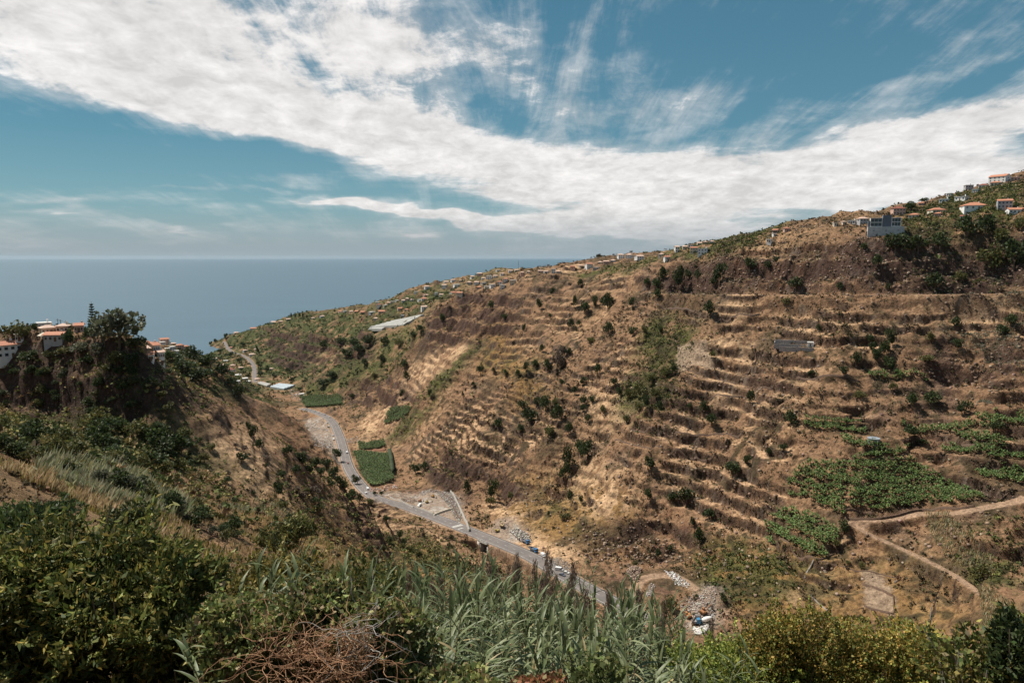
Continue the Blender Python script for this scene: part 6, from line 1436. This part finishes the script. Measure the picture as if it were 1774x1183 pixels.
# ------------------------------------------------------------------ grasses and reeds as masses
def blade_set(n, a0, a1, y0, y1, polys, h0, h1, w, pal, lean=.35, clump=None, thr=.45):
    ps = [np.array(world_poly(p)) for p in polys]; a = rng.uniform(a0, a1, n); y = np.exp(rng.uniform(math.log(y0), math.log(y1), n)); x = a*y
    m = np.zeros(n, bool)
    for P in ps: m |= inpoly(x, y, P)
    if clump: m &= vn(x/clump, y/clump, 13) > thr
    x, y = x[m], y[m]; n = len(x); 
    if n == 0: return np.zeros((0, 3)), np.zeros((0, 4), int), np.zeros((0, 3))
    z = height(x, y); d = np.hypot(x, y); H = rng.uniform(h0, h1, n)*(.45+.95*vn(x/3.2, y/3.2, 9)); W = w*np.clip(d/90, .35, 2.2); an = rng.uniform(0, 6.28, n); la = rng.normal(size=n)*.9+4*vn(x/5, y/5, 4)-1.6; le = lean*rng.uniform(.3, 1.3, n)*H
    s = np.stack([np.cos(an), np.sin(an), 0*an], 1)*W[:, None]; b = np.stack([x, y, z-.1], 1); t = b+np.stack([np.cos(la)*le, np.sin(la)*le, H], 1); mid = b+np.stack([np.cos(la)*le*.3, np.sin(la)*le*.3, H*.6], 1)
    V = np.stack([b-s*.6, b+s*.6, mid+s*.5, t], 1); return V.reshape(-1, 3), np.arange(4*n).reshape(n, 4), np.repeat(jitter(pal, n, .25), 4, 0)
def join(sets, name, label, cat, m):
    o = 0; Fs = []
    for V, F, c in sets: Fs.append(F+o); o += len(V)
    return tag(np_mesh(name, np.vstack([q[0] for q in sets]), np.vstack(Fs), m, False, np.vstack([q[2] for q in sets])), label, cat, kind='stuff')
STRAW = [(.52, .38, .21), (.42, .30, .16), (.60, .47, .29), (.32, .24, .12)]; RS = [(.34, .33, .20), (.26, .27, .15), (.42, .40, .26), (.20, .21, .11)]; GO = [(.27, .23, .07), (.18, .18, .06), (.36, .28, .09)]
join([blade_set(300000, -.86, .05, 12, 420, [[(0,800),(120,785),(300,845),(560,870),(800,965),(820,1045),(380,1020),(250,950),(0,1000)]], .4, 1.1, .09, STRAW, clump=6, thr=.5),
      blade_set(120000, -.86, .05, 18, 420, [[(0,800),(120,785),(300,845),(560,870),(800,965),(820,1045),(380,1020),(250,950),(0,1000)]], .4, 1.0, .10, GO, clump=7, thr=.5),
      blade_set(60000, -.86, -.4, 30, 140, [[(120,850),(240,840),(290,930),(140,950)],[(0,830),(90,830),(120,880),(0,880)]], .7, 1.5, .08, STRAW, .5, clump=5, thr=.35),
      blade_set(90000, -.2, .9, 10, 200, [[(560,1010),(800,1000),(1000,1060),(1300,1090),(1774,1120),(1774,1180),(560,1180)]], .3, .9, .08, STRAW+GO, clump=4, thr=.42)],
     'dry_grass', 'straw-coloured dry grass on the near slope', 'grass', M_REED)
join([blade_set(50000, -.80, -.3, 50, 260, [[(60,800),(200,790),(270,850),(200,880),(70,855)],[(385,885),(440,865),(560,905),(560,930),(450,915)],[(200,850),(330,870),(330,900),(220,890)]], 1.0, 2.2, .11, RS, .55, clump=12, thr=.4),
      blade_set(70000, .5, .86, 230, 420, [[(1598,890),(1640,885),(1690,935),(1720,960),(1722,1000),(1650,975),(1620,940)],[(1690,1005),(1774,1060),(1774,1110),(1700,1060)]], 1.3, 2.8, .11, RS+STRAW, .4),
      blade_set(60000, -.75, .86, 300, 700, [[(1480,690),(1560,690),(1570,720),(1500,715)],[(1490,640),(1540,700),(1560,700),(1550,660)],[(1310,425),(1370,420),(1440,440),(1420,455),(1330,440)],[(1700,425),(1774,425),(1774,440),(1700,438)]], 1.6, 3.2, .16, RS+STRAW, .25)],
     'reed_thicket', 'pale silvery reed thickets on the slopes', 'reeds', M_REED)

# ------------------------------------------------------------------ giant reeds at the viewer's feet
def cane_proto(i):
    H = 4.6; V = []; F = []; C = []; bend = rng.uniform(.1, .7); ba = rng.uniform(0, 6.28)
    def P(s): return Vector((math.cos(ba)*bend*(s/H)**2, math.sin(ba)*bend*(s/H)**2, s))
    b = MB(); n = 9
    for k in range(n): b.cyl(P(H*k/n-(.8 if k == 0 else 0)), P(H*(k+1)/n), .017*(1-.6*k/n), .017*(1-.6*(k+1)/n), 5, False)
    st = b.build('stalk', mat("reed stalk", (.22, .21, .11), nscale=8), None); sm = st.data; bpy.data.objects.remove(st)
    pl = rng.uniform(0, 3.14); s = H*rng.uniform(.22, .34); k = 0
    while s < H:
        top = s/H; az = pl+(k % 2)*math.pi+rng.uniform(-.35, .35); el = R(rng.uniform(44, 64)) if top < .9 else R(rng.uniform(60, 82)); L_ = rng.uniform(.42, .66)*(1.0 if top < .88 else .8); w0 = rng.uniform(.018, .030)
        d = Vector((math.cos(az)*math.cos(el), math.sin(az)*math.cos(el), math.sin(el))); p = P(s); side = Vector((-math.sin(az), math.cos(az), 0)); n0 = len(V); seg = 5; dry = rng.uniform() < (.30 if top < .5 else .04)
        c = np.array((.42, .33, .17) if dry else [(.185, .215, .105), (.145, .18, .08), (.24, .265, .14), (.10, .13, .055)][rng.integers(0, 4)])*rng.uniform(.8, 1.2); drp = rng.uniform(.16, .38)
        for q in range(seg+1):
            w = w0*(1-(q/seg)**2.2)+.001; V += [tuple(p-side*w), tuple(p-Vector((0, 0, .008))), tuple(p+side*w)]; C += [tuple(c)]*3; p = p+d*(L_/seg); d = (d+Vector((0, 0, -drp))).normalized()
        for q in range(seg): a = n0+3*q; F += [(a, a+1, a+4, a+3), (a+1, a+2, a+5, a+4)]
        s += rng.uniform(.07, .125); k += 1
    o = np_mesh('leaves', V, F, M_REED, False, np.array(C)); lm = o.data; bpy.data.objects.remove(o)
    n = 170; s = rng.uniform(0, 1, n); T = P(H); C_ = np.array(T)+np.stack([rng.normal(size=n)*.05*(1-s*.5), rng.normal(size=n)*.05*(1-s*.5), s*.55], 1); V, F, c = leaves(C_, np.stack([rng.normal(size=n)*.35+.2, rng.normal(size=n)*.3, np.ones(n)], 1), .12, jitter([(.22, .155, .115), (.28, .20, .15), (.17, .12, .09)], n), wid=.13)
    o = np_mesh('plume', V, F, M_REED, False, c); pm = o.data; bpy.data.objects.remove(o); return sm, lm, pm
CANES = [cane_proto(i) for i in range(9)]
def cane(u, v, D, group, label, plume=False):
    rx, ry, rz = ray(u, v); x, y, zt = float(rx*D), float(ry*D), float(rz*D); zg = float(height(np.array([x]), np.array([y]))[0]); s = max(.55, min(1.5, (zt-zg)/4.6)); 
    t = empty('giant_reed', (x, y, zt-4.6*s), rng.uniform(0, 6.28)); t.rotation_euler = (rng.normal()*.06, rng.normal()*.06+.03, rng.uniform(0, 6.28)); k = CANES[rng.integers(0, 9)]
    sc = (1.05, 1.05, s)
    for nm, me in (('stalk', k[0]), ('leaves', k[1]))+((('plume', k[2]),) if plume else ()):
        o = bpy.data.objects.new(nm, me); col.objects.link(o); o.parent = t; o.scale = sc
    tag(t, label, 'reed', group)
def topv(u): return np.interp(u, [640, 700, 760, 850, 950, 1000, 1060, 1100, 1140, 1170, 1200, 1260], [1035, 1005, 985, 992, 1006, 1018, 1038, 1034, 1052, 1075, 1105, 1150])
for i in range(130): u = 688+i*4.35+rng.uniform(-5, 5); pm = rng.uniform() < .38; cane(u, topv(u)+(22 if pm else 0)+rng.uniform(-8, 30), rng.uniform(14.5, 17.5), 'giant reeds in the dense bed', 'tall plumed reed in the back row of the dense bed' if pm else 'tall leafy reed in the back row of the dense bed', pm)
for i in range(100): u = 690+i*5.5+rng.uniform(-6, 6); cane(u, topv(u)+rng.uniform(15, 75), rng.uniform(11.5, 14), 'giant reeds in the dense bed', 'grey-green reed in the middle of the dense bed')
for i in range(50): u = 700+i*10.5+rng.uniform(-8, 8); cane(u, topv(u)+rng.uniform(60, 135), rng.uniform(9, 11), 'giant reeds in the dense bed', 'grey-green reed low at the front of the dense bed')
for j, (u, v, D) in enumerate([(428,952,11),(445,975,11),(470,990,10.5),(485,1003,10),(520,990,12),(590,960,12),(575,1000,11),(607,1005,11),(640,1015,11),(400,990,11),(415,1010,10),(660,1010,13),(680,1005,13),(455,1020,9.5),(505,1035,10),(395,1080,8)]):
    cane(u, v, D, 'giant reeds left of the bed', 'single giant reed rising from the brambles, '+('leftmost' if j == 17 else ['tallest pair, left stem', 'tallest pair, right stem', 'just right of the tallest pair', 'third stem right of the tallest pair', 'slim one right of the tall clump', 'alone at the centre, highest', 'left below the central one', 'right below the central one', 'two right of the central one', 'left of the tallest pair', 'low beside the tallest pair', 'near the left end of the dense bed', 'touching the left end of the dense bed', 'low in front of the tall clump', 'in front of the slim one', 'over the broad-leaved shrub, upper', 'over the broad-leaved shrub, lower'][j]))

# ------------------------------------------------------------------ foreground shrubs
def tube_mesh(paths, r, name, m, parent):
    b = MB()
    for pts in paths:
        n = len(pts)
        for k in range(n-1): b.cyl(pts[k], pts[k+1], r*(1-.7*k/n), r*(1-.7*(k+1)/n), 5, False)
    return b.build(name, m, parent)
def shrub(u, v, D, rx, rz, n, leaf, pal, label, nl=14, name='shrub', wid=.45, lump=.4, branches=6, bm=None, ry=None, cat='shrub'):
    x, y, z = [float(q*D) for q in ray(u, v)]; t = empty(name, (x, y, z)); tag(t, label, cat); P, Dn = lumps(n, rx, ry or rx, rz, nl, lump, -.6)
    V, F, c = leaves(P, Dn*.7+rng.normal(size=P.shape)*.75+np.array([0, 0, .2]), leaf*rng.uniform(.6, 1.3, n), jitter(pal, n, .3)*LUMP[:, None], wid=wid)
    ns = max(10, n//110); PS = []; DS = []
    for i in range(ns):      # shoots that break the outline
        a = P[rng.integers(0, n)]; d = a/np.array([rx, ry or rx, rz]); d = d/np.linalg.norm(d)+np.array([0, 0, .5])+rng.normal(size=3)*.35; d /= np.linalg.norm(d); Ls = rng.uniform(.15, .5)*min(rx, 1.2); m_ = int(7+Ls/leaf*4)
        q = np.linspace(0, 1, m_)[:, None]; PS.append(a+d*Ls*q+rng.normal(size=(m_, 3))*leaf*.25); DS.append(d+rng.normal(size=(m_, 3))*.7)
    PS = np.vstack(PS); DS = np.vstack(DS); V2, F2, c2 = leaves(PS, DS, leaf*rng.uniform(.6, 1.2, len(PS)), jitter(pal, len(PS), .3)*1.25, wid=wid); F2 = F2+len(V); V = np.vstack([V, V2]); F = np.vstack([F, F2]); c = np.vstack([c, c2])
    np_mesh('foliage', V, F, M_LEAF, False, c, t)
    paths = []
    for i in range(branches):
        a = rng.uniform(0, 6.28); e = Vector((math.cos(a)*rx*.9, math.sin(a)*(ry or rx)*.9, rz*rng.uniform(.2, 1.0))); p = Vector((0, 0, -rz-1.5)); pts = [p]
        for k in range(1, 7): q = p.lerp(e, k/6)+Vector((rng.normal(), rng.normal(), rng.normal()))*.06*rx; pts.append(q)
        paths.append(pts)
    tube_mesh(paths, .02*max(rx, .8), 'branches', bm or BARK(), t); return t
BL = [(.10, .125, .030), (.145, .16, .042), (.20, .195, .055), (.06, .08, .022), (.30, .24, .065)]
for (u, v, r, rz_, lab) in [(40,1085,1.5,1.1,'dark broad-leaved shrub filling the left edge'),(165,1035,1.25,.95,'dark broad-leaved shrub, topmost of the foreground mass'),(275,1040,.85,.8,'dark broad-leaved shrub on the right of the foreground mass'),(200,1150,1.4,1.0,'dark broad-leaved shrub at the bottom left'),(330,1135,.8,.7,'dark broad-leaved shrub beside the brambles'),(30,1190,1.4,.9,'dark broad-leaved shrub in the bottom left corner'),(80,980,1.0,.5,'broad-leaved shrub at the upper left of the mass')]:
    shrub(u, v, 9.2, r, rz_, int(7500*r), .125, BL, lab, 26, 'broadleaf_shrub', .34, .30, ry=1.2)
shrub(30,905,24,2.2,1.2,3000,.22,DARK+[(.06,.09,.025)],'dense dark green bush at the left edge above the broad leaves',12,'bush'); shrub(75,925,24,1.4,1.0,2200,.22,DARK+[(.06,.09,.025)],'dark green bush right of the left-edge one',12,'bush')
shrub(235,905,38,1.8,1.2,2200,.26,DARK+OLIVE,'dark bush among the tall straw grass',10,'bush'); shrub(500,925,60,2.6,1.5,2200,.4,OLIVE,'olive bush beside the pale reed thicket',10,'bush')
VN = [(.14, .175, .055), (.20, .225, .07), (.09, .115, .035), (.27, .26, .09), (.26, .19, .10)]
for (u, v, r, rz_, lab) in [(400,1090,.55,.45,'vine-covered bush under the tallest reed pair'),(500,1095,.6,.4,'vine-covered bush left of the dry stems'),(590,1090,.55,.35,'vine-covered bush behind the dry stems'),(430,1150,.8,.6,'leafy bramble at the bottom, left of the dry stems'),(668,1100,.5,.5,'bramble between the dry stems and the reed bed'),(690,1160,.6,.5,'bramble at the foot of the reed bed'),(600,1165,.8,.4,'bramble growing through the dry stems'),(545,1062,.55,.32,'small-leaved bush under the central reed'),(650,1088,.5,.4,'small-leaved bush at the corner of the reed bed')]:
    shrub(u, v, 8.4, r, rz_, int(5600*r), .075, VN, lab, 16, 'bramble', .7, .38)
shrub(470,1020,14,1.3,.5,4200,.10,[(.20,.17,.045),(.13,.13,.04),(.26,.20,.06)],'yellow flowering bush behind the reeds, left',14,'bush',.7); shrub(625,1025,16,1.7,.5,5200,.10,[(.19,.17,.045),(.12,.13,.04),(.10,.12,.035)],'yellow-green bush behind the central reed',14,'bush',.7)
shrub(555,1150,7.7,.62,.38,3000,.035,[(.42,.24,.13),(.32,.18,.10),(.48,.33,.20),(.22,.13,.07)],'rusty dry shrub wrapped in the bare vine stems',14,'dry_shrub',.5,.35); shrub(640,1120,7.9,.4,.3,1300,.035,[(.38,.24,.14),(.30,.20,.12),(.45,.38,.28)],'pale brown dry shrub right of the rusty one',10,'dry_shrub',.5,.35)
def dry_stems():
    x, y, z = [float(q) for q in np.array(ray(560, 1140))*7.4]; t = empty('dry_vine_tangle', (x, y, z)); tag(t, 'tangle of bare orange-brown vine stems at the bottom centre', 'dry vines')
    for k, (c, nm, n, r) in enumerate([((.36, .20, .11), 'orange_stems', 80, .005), ((.30, .15, .08), 'brown_stems', 60, .0045), ((.40, .37, .33), 'grey_twigs', 22, .004)]):
        paths = []
        for i in range(n):
            cx = rng.uniform(-.75, .6)if nm != 'grey_twigs' else rng.uniform(.1, .6); p = Vector((cx, rng.uniform(-.3, .35), rng.uniform(-.45, .25)+(.2 if nm == 'grey_twigs' else 0))); d = Vector((rng.normal(), rng.normal()*.4, rng.normal()*.5+.15)).normalized(); pts = [p.copy()]
            for s in range(11): p += d*.075; d = (d+Vector((rng.normal(), rng.normal(), rng.normal()-.12))*.33).normalized(); pts.append(p.copy())
            paths.append(pts)
        tube_mesh(paths, r, nm, mat("dry stem %d" % k, c, nscale=6, namp=.3), t)['kind'] = 'stuff'
dry_stems()
RB = [(.17, .20, .045), (.27, .235, .055), (.36, .225, .06), (.11, .13, .03), (.44, .33, .09)]
RG = [(.17, .22, .045), (.24, .275, .06), (.11, .15, .035), (.34, .33, .08)]
for (u, v, r, rz_, pal, lab) in [(1255,1178,1.2,.85,RG,'bright green bush next to the reed bed'),(1330,1158,1.0,1.05,RB,'rusty-tipped green bush, second from the reed bed'),(1410,1146,.95,1.15,RB,'rusty-tipped bush, tallest in the right foreground'),(1500,1165,1.0,1.0,RB,'rusty-tipped bush left of the white-branched tree, nearer the centre'),(1585,1160,.9,.95,RB,'rusty-tipped bush left of the white-branched tree'),(1300,1190,1.3,.9,RG,'bright green bush at the bottom, second from the reeds'),(1400,1200,1.3,.8,RG,'bright green bush at the bottom under the rusty ones'),(1500,1205,1.4,.8,RG,'dark green bush at the bottom right of centre'),(1610,1205,1.3,.8,RB,'rusty bush at the bottom beside the bare earth'),(1190,1185,1.0,.6,RG,'green bush at the foot of the reed bed')]:
    shrub(u, v, 14.0, r, rz_, int(12500*r), .062, pal, lab, 20, 'bush', .75, .42)
shrub(1690,1140,10,.75,.5,1700,.10,BL+[(.14,.11,.05)],'sparse tree with bare white branches at the lower right',10,'white_branched_tree',.6,.4,9,mat("bleached branch wood",(.48,.45,.40)),cat='tree'); shrub(1775,1150,9.5,.45,.8,2400,.12,DARK+[(.07,.10,.03)],'dark green tree at the right edge',10,'edge_tree',.5,cat='tree'); shrub(1760,1085,11,.35,.25,420,.12,BL,'small leafy sprig high at the right edge',6,'sprig',.5)
shrub(1040,1195,7.5,.45,.30,2200,.07,[(.16,.19,.06),(.11,.14,.045),(.22,.23,.09)],'light green leafy plant at the bottom centre',10,'leafy_plant',.8); shrub(930,1198,7.5,.4,.26,1600,.06,[(.20,.08,.04),(.14,.12,.04),(.28,.12,.06)],'red-leaved creeper at the bottom centre',10,'creeper',.8); shrub(820,1200,7.5,.5,.28,1800,.07,VN,'green creeper at the foot of the reeds',10,'creeper',.8)

# ------------------------------------------------------------------ sea air
def haze():
    b = MB(); b.box(-131000, 131000, -131000, 131000, SEA_Z-150, 190); m = bpy.data.materials.new('air'); m.use_nodes = True; N = m.node_tree.nodes; N.remove(N['Principled BSDF'])
    v = N.new('ShaderNodeVolumePrincipled'); v.inputs['Color'].default_value = (.62, .78, .92, 1); v.inputs['Density'].default_value = HAZE; v.inputs['Anisotropy'].default_value = .2
    m.node_tree.links.new(v.outputs[0], N['Material Output'].inputs['Volume']); o = b.build('haze', m); tag(o, 'thin sea haze over the valley and the ocean', 'haze', kind='stuff')
HAZE = 0.45e-5
haze()
